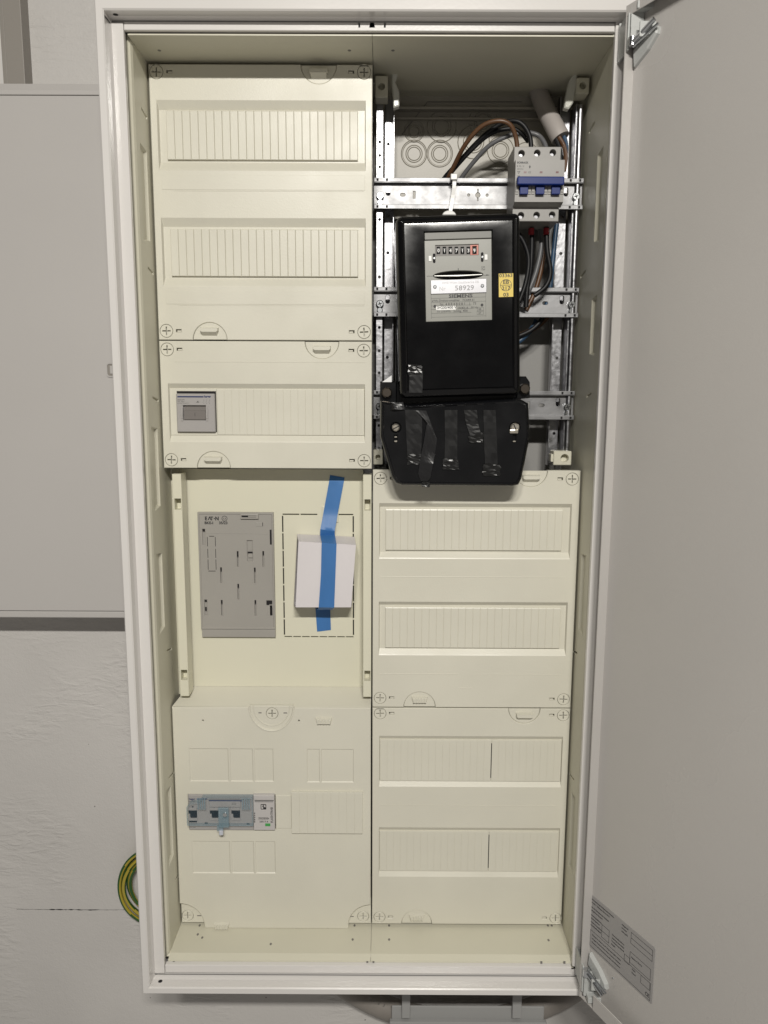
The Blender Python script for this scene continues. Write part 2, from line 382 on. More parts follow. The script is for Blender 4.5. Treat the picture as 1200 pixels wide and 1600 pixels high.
# lining (cream): side walls with embossed slots, ceiling, floor, centre seam
def wallmap(X, s): return lambda u, d, v: (X+s*d, u, v)
LIN = thing  # alias kept short
def side_slots(slots, notch):
    H = []
    for y0, y1, za, zb in slots: H.append(([(y0, za), (y1, za+3), (y1, zb-3), (y0, zb)], 3.2, 1.6, True))
    for y0, y1, za in notch: H.append(([(y0, za), (y1, za-4), (y1, za-1.5), (y0, za+2.5)], 2.4, .5, True))
    return H
t = B()
plate(t, rect(-46, 119, -3, 1053), 0, 2, side_slots([(-34, -11, 856, 957), (-36, -13, 554, 651), (-37, -15, 406, 503), (-40, -17, 106, 206), (20, 44, 856, 957)], [(-24, -4, 994), (-24, -4, 827), (-26, -4, 683), (-10, 10, 375), (-24, 0, 215), (-14, 8, 70)]), ch=0)
obj('side_lining', t, CREAM2, cab, xf=wallmap(-251.5, -1))
t = B()
plate(t, rect(-46, 119, -3, 1053), 0, 2, side_slots([(-28, -6, 858, 957), (-30, -8, 733, 800), (-33, -12, 404, 503), (-34, -14, 93, 198)], [(26, 50, 833), (-24, -4, 690), (14, 38, 994), (-12, 8, 375), (-24, 0, 215)]), ch=0)
obj('side_lining', t, CREAM2, cab, xf=wallmap(251.5, 1))
# lining rim (rolled edge between wall and ledge)
t = B()
def roll(bm, x0, x1, z0, z1):
    prof = [(0, -46), (1.2, -50), (3.4, -52), (5.6, -50.5), (7.4, -47), (8, -42)]
    for (a, ya), (b, yb) in zip(prof, prof[1:]): ringrect(bm, (x0-a, x1+a, z0-a, z1+a), ya, (x0-b, x1+b, z0-b, z1+b), yb)
roll(t, -251.5, 251.5, -3, 1053)
obj('lining_rim', t, CREAM2, cab)
t = B()
for a, b in ((-251.4, -.25), (.25, 251.4)):
    box(t, a, b, -60.8, 119, 1053, 1055)
obj('ceiling_lining', t, CREAM2, cab)
t = B()
for a, b in ((-251.4, -.2), (.2, 251.4)):
    box(t, a, b, -50, 119, -5, -3)
    for sgn in (1,):
        tt = bmesh.new(); v = [tt.verts.new(p) for p in ((a, -50, -3), (b, -50, -3), (b, -58, -6.5), (a, -58, -6.5))]; tt.faces.new(v); merge(t, tt)
        tt = bmesh.new(); v = [tt.verts.new(p) for p in ((a, -58, -6.5), (b, -58, -6.5), (b, -60, -13), (a, -60, -13))]; tt.faces.new(v); merge(t, tt)
obj('floor_lining', t, CREAM2, cab)
t = B()
for px_, py_ in ((312, 1446), (316, 1465), (309, 1460), (554, 1446), (551, 1468), (608, 1446), (608, 1468), (856, 1446), (862, 1446), (857, 1469), (423, 1475)):
    d = _f+_r*((px_-600)/FPX)-_u*((py_-800)/FPX); k = (-2.95-CAM.z)/d.z; P = CAM+d*k
    bmx = bmesh.new(); bmesh.ops.create_circle(bmx, cap_ends=True, radius=1.3, segments=10)
    for v in bmx.verts: v.co = Vector((P.x+v.co.x*1.1, P.y+v.co.y*1.8, -2.93))
    merge(t, bmx)
for px_, py_ in ((249, 79), (546, 79), (614, 79)):
    d = _f+_r*((px_-600)/FPX)-_u*((py_-800)/FPX); k = (1052.9-CAM.z)/d.z; P = CAM+d*k
    bmx = bmesh.new(); bmesh.ops.create_circle(bmx, cap_ends=True, radius=1.6, segments=10)
    for v in bmx.verts: v.co = Vector((P.x+v.co.x*1.2, P.y+v.co.y*1.6, 1052.93))
    merge(t, bmx)
for px_ in (574, 583.5, 271.5, 882, 846): 
    x_, z_ = W(px_, 1504, -60.5); box(t, x_-1.2, x_+1.2, -60.8, -60.0, z_-1.6, z_+1.6)
pieces('pin_mark', t, GREYD, cab)
# back sheet
t = B(); box(t, -252, 252, 112, 118, -5, 946); obj('back_sheet', t, BACKG, cab)
t = B()
H = []
def kx(px_, py_): return W(px_, py_, 100)
H.append(([W(*p, 100) for p in ((668, 300), (668, 300))], 0, 0, False)) if False else None
outer = rect(0, 252, 908, 1054)
rings_ = [((647, 240), 17.5), ((687, 240), 17.5), ((647, 205), 13), ((690, 198), 20), ((740, 222), 22), ((782, 235), 18), ((822, 243), 17), ((755, 190), 20)]
for p, r in rings_[:3]:
    H.append((circ(*kx(*p), r*.82, 28), .9, .5, True))
plate(t, outer, 100, 4, [h for h in H if h], ch=0)
for p, r in rings_:
    c = kx(*p)
    for rr in (r*.82+1.6, r*.58, r*.45):
        l0 = circ(*c, rr+.8, 28); l1 = circ(*c, rr-.8, 28); y = 99.9 if rr > r*.7 or p[1] > 239 and p[0] > 700 or p[0] > 700 or p[1] < 200 else 100.8
        ring(t, l0, y+.3, circ(*c, rr, 28), y-.7); ring(t, circ(*c, rr, 28), y-.7, l1, y+.3)
obj('knockout_sheet', t, KNOCK, cab)
t = B(); tb = W(720, 150, 96)
# folded guard line (embossed trapezoid) and a cable entry hole
pts = [W(628, 210, 99.4), W(668, 159, 99.4), W(815, 159, 99.4)]
tube(t, [(p[0], 99.6, p[1]) for p in pts], .5, 6, 1)
c = W(865, 176, 99.6); slab(t, circ(*c, 8, 20), 99.2, .6, ch=0)
obj('sheet_fold', t, GREYD, cab)
t = B(); box(t, 20, 252, 88, 99, 1034, 1037, .6); box(t, 20, 215, 92, 99, 1024, 1026, .6)
obj('cable_entry_flange', t, KNOCK, cab)
# steel upright brackets seen behind
t = B(); box(t, 252, 253, 10, 20, -5, 10); t.free()

# ---------------------------------------------------------------- door (a part of the cabinet) and its hinges
DA = math.atan2(-.894, .447); D0 = Vector((250.4, -97, 0)); DD = Vector((math.cos(DA), math.sin(DA), 0)); DN = Vector((math.sin(DA), -math.cos(DA), 0))
def dmap(s, d, v):   # s along the door, d away from its inner face (towards its outside), v up
    P = D0+DD*s-DN*d; return (P.x, P.y, v)
def dpx(px_, py_, d=12):
    r = _f+_r*((px_-600)/FPX)-_u*((py_-800)/FPX); Q = D0-DN*d; k = ((Q-CAM).dot(DN))/r.dot(DN); P = CAM+r*k
    return ((P-Q).dot(DD), P.z)
t = B(); box(t, 0, 520, 12, 13.2, -21, 1066)
box(t, 0, 520, 0.6, 12, 1064.8, 1066); box(t, 0, 520, 0.6, 12, -21, -19.8); box(t, -1.2, 0, 0, 13, -21, 1066); box(t, 518.8, 520, 0, 12, -21, 1066)
box(t, 0, 520, 0, 1.2, 1056, 1066, .4); box(t, 22, 520, 0, 1.2, -21, -2, .4)
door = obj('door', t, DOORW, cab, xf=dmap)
# information label on the door
C4 = [dpx(921, 1393), dpx(1023, 1482), dpx(1020, 1572), dpx(919, 1475)]
ls0 = (C4[0][0]+C4[3][0])/2; ls1 = (C4[1][0]+C4[2][0])/2; lz1 = (C4[0][1]+C4[1][1])/2; lz0 = (C4[2][1]+C4[3][1])/2
LWd, LHt = ls1-ls0, lz1-lz0
t = B(); slab(t, rrect(ls0, ls1, lz0, lz1, 2), 11.6, .4, ch=0); lab = obj('info_label', t, LABELG, door, xf=dmap)
t = B()
def lp(u, v): return (ls0+u*LWd, lz1-v*LHt)
def ltext(s, u, v, h=1.9, fat=.02):
    x, z = lp(u, v); words(t, s, x, z-h*.5, h, 11.5, sx=.8, fat=fat, ext=.05)
def lbox(u0, v0, u1, v1, th=.35):
    (x0, za), (x1, zb) = lp(u0, v0), lp(u1, v1)
    line(t, x0, x1, za-th, za, 11.55); line(t, x0, x1, zb, zb+th, 11.55); line(t, x0, x0+th, zb, za, 11.55); line(t, x1-th, x1, zb, za, 11.55)
ltext('Niederspannungs-Schaltgerätekombination', .03, .07); ltext('Verteiler / Zählerplatz EN 61439-3', .03, .13)
ltext('Bitte die Einbauhinweise beachten', .03, .22); ltext('Leergehäuse Schutzart', .03, .28)
ltext('Bemessungsspannung', .03, .37); ltext('Bemessungsstrom', .03, .43); ltext('Frequenz Schutzklasse', .03, .50); ltext('Kurzschlussfestigkeit', .03, .56)
lbox(.22, .38, .34, .62); line(t, *(lp(.22, .5)[0], lp(.34, .5)[0]), lp(0, .5)[1]-.2, lp(0, .5)[1]+.2, 11.55)
ltext('Anlagenteil', .52, .07); ltext('Errichter', .52, .13); ltext('Auftrag Nr.', .52, .19)
lbox(.66, .07, .97, .27); line(t, lp(.66, .17)[0], lp(.97, .17)[0], lp(0, .17)[1]-.2, lp(0, .17)[1]+.2, 11.55)
ltext('Unterverteilung Raum', .38, .40); ltext('Zuleitung Querschnitt', .38, .46); ltext('Vorsicherung maximal', .38, .52); ltext('Baujahr', .38, .58)
lbox(.58, .55, .66, .68); lbox(.66, .42, .96, .62); ltext('Netzform TN-C-S', .68, .50); lbox(.83, .66, .96, .80); ltext('Prüfer', .70, .70); ltext('Datum', .70, .76)
lbox(.04, .66, .97, .97); ltext('Achtung: Vor Arbeiten an der Anlage spannungsfrei schalten', .07, .73, 1.7); ltext('und gegen Wiedereinschalten sichern, Klemmen nachziehen', .07, .80, 1.7); ltext('Hinweise in der Dokumentation beachten und aufbewahren', .07, .87, 1.7)
ltext('CE', .90, .90, 4.2, .10)
obj('lettering', t, INK, lab, xf=dmap)
t = B(); s_, z_ = dpx(958, 1528); slab(t, circ(s_, z_, 1.2, 12), 11.0, 1, ch=.4); obj('stud', t, CHROME, door, xf=dmap)
# hinges
def hinge(zt, flip, lab_):
    f = -1 if flip else 1   # body hangs down from zt (top hinge) or stands up (bottom hinge)
    t = B()
    zz = lambda v: zt-f*v
    def bx(x0, x1, y0, y1, v0, v1, c=.6): box(t, x0, x1, y0, y1, min(zz(v0), zz(v1)), max(zz(v0), zz(v1)), c)
    bx(251, 253, -101, -68, 4, 38); bx(251, 272, -70, -68.2, 0, 36)
    bx(253, 266, -103, -101, 0, 32); bx(253, 268, -101, -70, 0, 2); bx(256, 275, -112, -96, -2, 5)
    bx(253, 262, -104, -92, 18, 30); bx(258, 274, -116, -113.6, 18, 32)
    h = obj('hinge', t, HINGEM, cab)
    t = B(); a = Vector((255, -106, zz(33))); b = Vector(dmap(34, 3, zz(21)))
    tube(t, [tuple(a), tuple(b)], 2.4, 10, 1); tube(t, [(255, -104, zz(36)), (255, -104, zz(28))], 4.2, 14, 1); 
    tube(t, [tuple(a+Vector((0, 0, -4*f))), tuple(b+Vector((3, -3, -5*f)))], 1.3, 8, 1)
    obj('hinge_arm', t, CHROME, h, smooth=True)
    t = B()
    o_ = [(2, zz(36)), (26, zz(24)), (34, zz(26)), (33, zz(32)), (22, zz(42)), (4, zz(52))]
    slab(t, o_, 7, 5, ch=1.5); obj('hinge_pad', t, HINGEM, h, xf=dmap)
hinge(1062, False, '')
hinge(-15, True, '')

# ================================================================== COVER PANELS
ARCN = 20
def outline(x0, x1, z0, z1, top=None, bot=None, r=20):
    o = [(x0, z0)]
    if bot is not None: o += [(bot+r*math.cos(a), z0+r*math.sin(a)) for a in [math.pi-math.pi*i/ARCN for i in range(ARCN+1)]]
    o += [(x1, z0), (x1, z1)]
    if top is not None: o += [(top+r*math.cos(a), z1+r*math.sin(a)) for a in [-math.pi*i/ARCN for i in range(ARCN+1)]]
    return o+[(x0, z1)]
def tabpiece(parent, cx, z, top, r=20, Y=0.0, ribbed=False, kx=None, kz=None, flipk=False):
    s = -1 if top else 1; rr = r-.45
    l = [(cx+rr*math.cos(math.pi*i/ARCN), z+s*(.4+rr*math.sin(math.pi*i/ARCN))) for i in range(ARCN+1)]
    if top: l = l[::-1]
    t = B(); slab(t, l, Y+1.1, 3, ch=.5); tb = obj('latch_tab', t, CREAM, parent)
    grip(tb, kx if kx is not None else cx, kz if kz is not None else z+s*9.5, Y+1.1, ribbed, top)
def grip(parent, cx, cz, Y, ribbed=False, up=True):
    t = B(); w1, w2, h = 10.5, 8.2, 4.6
    if not ribbed:
        bk = [(cx-w2, cz-h), (cx+w2, cz-h), (cx+w1, cz+h*.2), (cx+w1, cz+h), (cx-w1, cz+h), (cx-w1, cz+h*.2)]
        ft = [(cx-w2, cz-.6), (cx+w2, cz-.6), (cx+w1-.5, cz+.8), (cx+w1-.5, cz+h-1.2), (cx-w1+.5, cz+h-1.2), (cx-w1+.5, cz+.8)]
        cap(t, [ft], Y-6.5); ring(t, ft, Y-6.5, bk, Y)
    else:
        bk = [(cx-w2, cz-h), (cx+w2, cz-h), (cx+w1, cz+h), (cx-w1, cz+h)]
        ft = [(cx-w2+.4, cz-h+1.8), (cx+w2-.4, cz-h+1.8), (cx+w1-1, cz+h-.8), (cx-w1+1, cz+h-.8)]
        cap(t, [ft], Y-3.5); ring(t, ft, Y-3.5, bk, Y)
        for i in range(5):
            x_ = cx-7.2+i*3.6; box(t, x_-.9, x_+.9, Y-5, Y-3, cz-2.6, cz+3.2, .5)
    obj('grip', t, CREAM, parent)
def screwholes(x, z, side=1):
    """hole in the plate for the screw + the small L-shaped window beside it (side=+1: to the right)"""
    lx = sorted((x+side*11.2, x+side*17.6))
    return [(circ(x, z, 7.65, 30), 4.5, 0, True), (rect(lx[0], lx[1], z-1.4, z+1.9), 8.0, 0, True)]
def screw(parent, x, z, Y=0.0, side=1, mark=True, a=0.0):
    t = B(); k, e = 4.8, .6; pl = []
    for i in range(4):
        c, s = math.cos(a+i*math.pi/2), math.sin(a+i*math.pi/2)
        for u, v in ((e, e), (k, e), (k, -e))[::-1][0:0] or ((k, -e), (k, e), (e, e)): pl.append((x+u*c-v*s, z+u*s+v*c))
    plate(t, circ(x, z, 7.2, 30), Y+.05, 2.1, [(pl, 2.0, 0, False)], ch=.3)
    sw = obj('quarter_turn_screw', t, CREAM, parent)
    if mark:
        lx = sorted((x+side*12.6, x+side*17.4)) if side > 0 else sorted((x+side*17.4, x+side*12.6))
        t = B(); box(t, lx[0], lx[1], Y+.5, Y+2.9, z-1.2, z+.7, .3); pieces('lock_mark', t, CREAM, parent)
def ribs(parent, x0, x1, z0, z1, Yb, Yf, n=24, c=.8, ct=1.6, name='breakout_strip', gap=0.0, slot=None, m=None):
    t = B(); wd = (x1-x0)/n
    for i in range(n):
        a, b = x0+i*wd+gap/2, x0+(i+1)*wd-gap/2
        f = [(a+c, z0+ct*.4), (b-c, z0+ct*.4), (b-c, z1-ct), (a+c, z1-ct)]
        cap(t, [f], Yf); ring(t, f, Yf, rect(a, b, z0, z1), Yf+(c if c < .5 else 1.0)); ring(t, rect(a, b, z0, z1), Yf+(c if c < .5 else 1.0), rect(a, b, z0, z1), Yb)
    o = obj(name, t, m or CREAM, parent)
    if slot:
        t = B(); box(t, slot-.55, slot+.55, Yf-.15, Yf+.5, z0+4, z1-3); obj('gap', t, DARKHOLE, parent)
    return o
def well(x0, x1, z0, z1, dtop=9, dbot=10, dx=1.2, depth=5):
    """hole loop drawn at the floor size is made by hand: slanted top and bottom"""
    return (x0, x1, z0, z1, dtop, dbot, dx, depth)
def cover(name, label, x0, x1, z0, z1, Y=0.0, th=9, wells=(), top=None, bot=None, screws=(), lines=(), tabs=None, r=20, extra_holes=(), bands=()):
    g = 'cream cover panels of the cabinet'
    p = thing(name, label, 'cover panel', ((x0+x1)/2, Y+th, z0), g)
    o = outline(x0+.7, x1-.7, z0+.6, z1-.6, top, bot, r)
    holes = []
    for x, z, s, mk in screws:
        hh = screwholes(x, z, s); holes += hh if mk else hh[:1]
    for wl in wells:
        a, b, c, d, dt, db, dx, dep = wl; holes.append((rect(a-dx, b+dx, c-db, d+dt), None, wl, None))
    t = B(); loops = [off(o, -.7)]
    for h in holes: loops.append(off(h[0], .35) if h[1] is not None else h[0])
    for h in extra_holes: loops.append(off(h[0], .35))
    cap(t, loops, Y); ring(t, loops[0], Y, o, Y+.7); ring(t, o, Y+.7, o, Y+th)
    for h, l in zip(list(holes)+list(extra_holes), loops[1:]):
        if h[1] is None:
            a, b, c, d, dt, db, dx, dep = h[2]
            ring(t, h[0], Y, rect(a-dx*.8, b+dx*.8, c-db*.85, d+dt*.9), Y+.5)
            ring(t, rect(a-dx*.8, b+dx*.8, c-db*.85, d+dt*.9), Y+.5, rect(a, b, c, d), Y+dep); cap(t, [rect(a, b, c, d)], Y+dep)
        else:
            ring(t, l, Y, h[0], Y+.35); inner = off(h[0], -h[2]) if h[2] else h[0]
            ring(t, h[0], Y+.35, inner, Y+h[1])
            if h[3]: cap(t, [inner], Y+h[1])
    for (a, b, zc) in lines: box(t, a, b, Y-.28, Y+.1, zc-.45, zc+.45, .2)
    for (a, b, c, d) in bands: box(t, a, b, Y-.35, Y+.1, c, d, .3)
    obj('panel_plate', t, CREAM, p)
    for x, z, s, mk in screws: screw(p, x, z, Y, s, mk, random.uniform(-.06, .06))
    if top is not None: tabpiece(p, top, z1-.6, True, r, Y, ribbed=False)
    return p
S_ = lambda x, z, s=1, mk=True: (x, z, s, mk)
# panel with two ribbed strips, upper left
p = cover('cover_panel', 'topmost cover panel on the left, with two ribbed strips', -250, 0, 750, 1050, wells=[well(-240.5, -9.3, 947.6, 1003.2), well(-240.5, -9.3, 820.5, 877.7)],
          top=-60.2, bot=-189.7, screws=[S_(-240.6, 1041.4), S_(-9.9, 1041.8, -1), S_(-240.2, 760.7), S_(-9.9, 760.3, -1)],
          lines=[(-225, -10, 916), (-225, -10, 790)], bands=[(-239, -9, 917, 933), (-239, -9, 791, 806)])
for z0 in (949.8, 822.6): ribs(p, -232, -17, z0, z0+52.4, 5, 1.6, 24, c=.5, ct=1.2)
tabpiece(p, -189.7, 750.6, False)
# isolator panel
HX0, HX1, HZ0, HZ1 = -230.8, -185.6, 643.7, 689.3
p = cover('cover_panel', 'shallow cover panel around the grey main switch, second from the top on the left', -250, 0, 600, 750, wells=[(-240, -9.8, 639.5, 694.8, 5.5, 8.0, 1.0, 4.2)],
          top=-59.1, bot=-189.7, screws=[S_(-240.2, 739.5), S_(-10.3, 739, -1), S_(-240, 610.3), S_(-9.8, 610.2, -1)], lines=[(-232, -8, 725.6)])
ribs(p, -184.2, -9.8, 640.2, 694.0, 4.5, 2.9, 20, c=.3, ct=.5)
t = B(); plate(t, rect(-240, -184.5, 639.8, 694.6), 3.2, 2, [(rect(-231.6, -183.9-1.4, 643.2, 691.4), 2, 0, False)], ch=.1); obj('frame_insert', t, CREAM, p)
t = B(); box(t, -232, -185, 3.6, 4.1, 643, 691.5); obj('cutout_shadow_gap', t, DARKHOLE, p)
tabpiece(p, -189.7, 600.6, False)
# right bay panels
p = cover('cover_panel', 'upper cover panel on the right, directly below the black meter, with two ribbed strips', 0, 250, 300, 600, wells=[(9.5, 239.5, 498.5, 554.2, 5, 7.5, 1.0, 4.5), (9.3, 239.5, 376, 432, 5, 7.5, 1.0, 4.5)],
          top=190, bot=59.8, screws=[S_(9.9, 589.1), S_(239.6, 589.2, -1), S_(10.2, 312.5), S_(240.1, 311.8, -1)], lines=[(10, 236, 468.5), (10, 108, 344.4), (126, 236, 344.2), (108, 126, 326)])
ribs(p, 16.4, 230.2, 501.2, 551.6, 4.6, 1.8, 24, c=.45, ct=1.2); ribs(p, 16.4, 232.5, 377.6, 429.4, 4.6, 1.8, 24, c=.45, ct=1.2)
tabpiece(p, 59.8, 300.6, False, ribbed=True)
p = cover('cover_panel', 'bottom cover panel on the right, its two flat strips split by a dark gap', 0, 250, 0, 300, wells=[(10, 240.8, 200.4, 257.4, 5, 6.5, .6, 3.2), (10, 242, 75, 132.6, 5, 6.5, .6, 3.2)],
          top=191.6, bot=59.4, screws=[S_(10.4, 292), S_(240.6, 290.6, -1), S_(10.5, 10.3), S_(241.5, 9.8, -1)], lines=[(10, 236, 168.4)])
for z0, sx_ in ((200.8, 151.8), (75.5, 151.6)):
    ribs(p, 10.6, sx_-.4, z0, z0+56, 3.2, 1.6, 16, c=.22, ct=1.2, slot=None); ribs(p, sx_+.4, 240.4, z0, z0+56, 3.2, 1.6, 10, c=.22, ct=1.2)
    t = B(); box(t, sx_-.5, sx_+.5, 1.45, 3, z0+5, z0+51); obj('gap', t, DARKHOLE, p)
tabpiece(p, 59.4, .6, False, ribbed=True)

# service entry panel, lower left (panel stands 5 mm proud, corner pieces behind it)
Y4 = -5.0
def q4(a, b, c, d): return R4(a, b, c, d, Y4)
p = thing('cover_panel', 'lower left cover panel around the fuse switch, with a round-cornered bottom edge', 'cover panel', (-125, 9, 0), 'cream cover panels of the cabinet')
bl = (-250, -1.2)
o = [(-218, -3.2), (-31.5, -3.2)]
o += [(-30+(-1)*0+0, -2.6)]
for i in range(1, 9):
    a = math.radians(180-90*i/9); o.append((-1.2+29*math.cos(a), 1.5+29.5*math.sin(a)))
o += [(-1.2, 31.4), (-1.2, 301.5), (-98, 301.5)]
for i in range(15): a = -math.pi*i/14; o.append((-125.4+26.5*math.cos(a), 303.5+31*math.sin(a)*1.0))
o += [(-153, 301.5), (-250, 301.0), (-250, 31.4), (-247, 31.4)]
for i in range(1, 9):
    a = math.radians(90-90*i/9); o.append((-249.5+30.5*math.cos(a), 1.0+30.4*math.sin(a)))
holes = []
for x0, x1 in ((-230.3, -181.2), (-178.8, -150.2), (-148.0, -124.4)): holes.append((rect(x0, x1, 202.6, 246.4), 1.0, .8, True))
for x0, x1 in ((-81.6, -66), (-63.6, -23)): holes.append((rect(x0, x1, 202.0, 246.4), 1.0, .8, True))
for x0, x1 in ((-231, -182.6), (-180.2, -151.8), (-149.4, -124.2)): holes.append((rect(x0, x1, 75.6, 120), 1.0, .8, True))
holes.append((rect(-234, -122.6, 137, 184.8), 12, 0, False))
for a, b in ((-211.6, 283.8), (-91.3, 284.2)): holes.append((circ(a, b, 1.2, 12), 3, 0, False))
t = B(); plate(t, o, Y4, 9, holes, ch=1.0)
# sloped shelf up to the tray
sl = bmesh.new(); v = [sl.verts.new(q_) for q_ in ((-250, Y4+1, 301.6), (-1.2, Y4+1, 301.6), (-1.2, 36, 313.2), (-238.8, 36, 313.2))]; sl.faces.new(v); merge(t, sl)
obj('panel_plate', t, CREAM, p)
# rim around the top cup + cup with screw
t = B(); cl = [(-125.4+27.6*math.cos(-math.pi*i/18), 303.2+32*math.sin(-math.pi*i/18)) for i in range(19)]
plate(t, cl, Y4+1.3, 5, [(circ(-124.9, 293, 7.65, 30), 6, 0, True)], ch=1.0); tube(t, [(x_*1.0, Y4+.2, z_) for x_, z_ in [(-125.4+28*math.cos(-math.pi*i/18), 303-.0+32.5*math.sin(-math.pi*i/18)) for i in range(19)]], 1.1, 8, 1); tube(t, [(-125.4+23*math.cos(-math.pi*i/18), Y4+1.2, 303.2+26*math.sin(-math.pi*i/18)) for i in range(19)], .7, 8, 1); cup = obj('latch_cup', t, CREAM, p)
t = B(); k, e = 4.8, .6; pl = []
for i in range(4):
    c, s = math.cos(i*math.pi/2), math.sin(i*math.pi/2)
    for u, v in ((k, -e), (k, e), (e, e)): pl.append((-124.9+u*c-v*s, 293+u*s+v*c))
plate(t, circ(-124.9, 293, 7.2, 30), Y4+1.2, 2, [(pl, 1.9, 0, False)], ch=.3); obj('quarter_turn_screw', t, CREAM, cup)
t = B(); box(t, -142, -138, Y4+1.1, Y4+3, 293.2, 294.6, .2); box(t, -110.6, -106, Y4+1.1, Y4+3, 293.2, 294.6, .2); pieces('lock_mark', t, GREYD, cup)
gp = B(); gp.free()
grip(p, -60, 284.2, Y4, True)
grip(p, -195.5, .4, Y4+.5, True)
for i, (cx, sd) in enumerate(((-241.6, 1), (-11.0, -1))):
    t = B(); x0_, x1_ = (-249.6, -214) if i == 0 else (-36, -.8)
    plate(t, rect(x0_, x1_, .6, 34), 1, 6, [(circ(cx, 10.4, 7.65, 30), 4, 0, True)], ch=.4); cp = obj('corner_plate', t, CREAM, p)
    screw(cp, cx, 10.4, 1.0, sd, False)
    t = B(); xx = cx+sd*15; box(t, xx-2.6, xx+2.6, .7, 1.5, 9.9, 11.0); pieces('lock_mark', t, GREYD, cp)
t = B(); box(t, -122.2, -102.4, -5.9, 0, 139, 184.2, .6); obj('blank_strip', t, CREAM, p)
ribs(p, -101.8, -11.6, 133.4, 190.2, 0, -8.2, 9, c=.22, ct=1.6)
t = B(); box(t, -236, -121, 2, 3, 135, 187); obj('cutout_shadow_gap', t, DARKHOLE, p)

# ================================================================== METER TRAY, left middle
YT = 35.0
tr = thing('meter_tray', 'recessed cream tray behind the grey adapter and the small taped box, left middle', 'mounting tray', (-125, YT+4, 313))
zt_, zb_ = 599, 313.2
xl = lambda z: -239.0+0*z
floorholes = []
# dashed knock-out outline on the right half
dx0, dx1, dz0, dz1 = R4(442, 803, 553, 996, YT)
def dashes(x0, x1, z0, z1, wid, segs_h, segs_v, gap=1.6, skip_top=None):
    H = []
    L = (x1-x0)/segs_h[0]
    for i in range(segs_h[0]):
        a, b = x0+i*L+gap/2, x0+(i+1)*L-gap/2
        if skip_top and (i in skip_top): continue
        H.append((rect(a, b, z1-wid, z1), 3, 0, False))
    L = (x1-x0)/segs_h[1]
    for i in range(segs_h[1]): H.append((rect(x0+i*L+gap/2, x0+(i+1)*L-gap/2, z0, z0+wid), 3, 0, False))
    L = (z1-z0-2*wid-1)/segs_v; zz0 = z0+wid+.5
    for i in range(segs_v):
        a, b = zz0+i*L+gap/2, zz0+(i+1)*L-gap/2
        H.append((rect(x0, x0+wid, a, b), 3, 0, False)); H.append((rect(x1-wid, x1, a, b), 3, 0, False))
    return H
floorholes += dashes(dx0, dx1, dz0, dz1, 1.5, (4, 8), 7, skip_top=(2,))
t = B(); plate(t, rect(-239, -11.5, zb_, zt_), YT, 3, [(h[0], 3, 0, False) for h in floorholes], ch=0)
# side walls and top wall of the tray
for X0, Xf in ((-239, -230.4), (-11.5, -11.2)):
    bb = bmesh.new(); v = [bb.verts.new(q_) for q_ in ((Xf, 4, zb_-1), (Xf, 4, zt_), (X0, YT, zt_), (X0, YT, zb_))]; bb.faces.new(v); merge(t, bb)
bb = bmesh.new(); v = [bb.verts.new(q_) for q_ in ((-240, 8, zt_), (-10, 8, zt_), (-10, YT+1, zt_), (-240, YT+1, zt_))]; bb.faces.new(v); merge(t, bb)
box(t, W(503, 800, YT-1)[0], W(529, 800, YT-1)[0], YT-1.8, YT, W(500, 816, YT)[1], W(500, 790, YT)[1], .8)
x0_, x1_, z0_, z1_ = R4(318, 735, 358, 779, YT); 
box(t, -251.3, -239.2, YT+1, YT+3, 302, 600)
obj('tray_plate', t, TRAY, tr)
t = B(); box(t, -236, -12, YT+3.5, YT+4, 315, 597); obj('void_behind_slots', t, DARKHOLE, tr)
for X0, X1 in ((-241.2, -230.3), (-11.2, -1.0)):
    t = B(); hs = []
    for a, b in ((549.4, 563), (333, 346.5)): hs.append((rect(X0+1.8, X1-1.2, a, b), 13, 0, True))
    plate(t, rect(X0, X1, 312.2, 592.8), 4, 22, hs, ch=.4); obj('side_post', t, TRAY, tr)
# adapter plate
YA = YT-6
def qa(a, b, c, d, Y=YA): return R4(310+a*.1281, 795+b*.1281, 310+c*.1281, 795+d*.1281, Y)
ad = thing('meter_adapter', 'flat grey meter adapter plate with keyhole slots on the left of the tray', 'adapter plate', (-175, YT, 360))
X0, X1, Z0, Z1 = qa(12, 45, 925, 1570)
t = B(); hs = []
for cx, cy in ((478, 520), (790, 520), (275, 718), (687, 722), (485, 920), (284, 1117), (694, 1118)):
    a, b, c, d = qa(cx-9, cy, cx+9, cy+188); hs.append((rect(a, b, c, d), 3.6, 0, True))
for r_ in ((47, 248, 80, 440), (866, 252, 896, 445), (72, 1112, 106, 1300), (828, 1122, 896, 1178), (876, 1184, 896, 1300), (592, 388, 660, 640)):
    a, b, c, d = qa(*r_); hs.append((rect(a, b, c, d), 2.2, 0, True))
yb_ = qa(0, 1470, 10, 1480)[3]
plate(t, rect(X0, X1, yb_, Z1), YA, 6, [(rect(*[v for v in (qa(30, 68, 905, 1445))]), 0.9, .3, False)], ch=.5)
ix = qa(30, 68, 905, 1445)
plate(t, off(rect(*ix), -.3), YA+.9, 4, [h for h in hs if h[0][0][0] > ix[0]+.6 and h[0][2][0] < ix[1]-.6 and not (h[0][0][1] > 1e9)], ch=0)
box(t, X0+.6, X1, YA+1.2, YA+6, Z0, yb_-.5, .5)
a, b, c, d = qa(515, 60, 735, 122); box(t, a, b, YA-2.2, YA+3, c, d, .6)
a, b, c, d = qa(90, 300, 850, 306); box(t, a, b, YA+.5, YA+1.2, c, d, .2)
a, b, c, d = qa(605, 535, 660, 600); box(t, a, b, YA+1.2, YA+4, c, d, .4)
a, b, c, d = qa(700, 168, 780, 215); box(t, a, b, YA+.4, YA+1.4, c, d, .3)
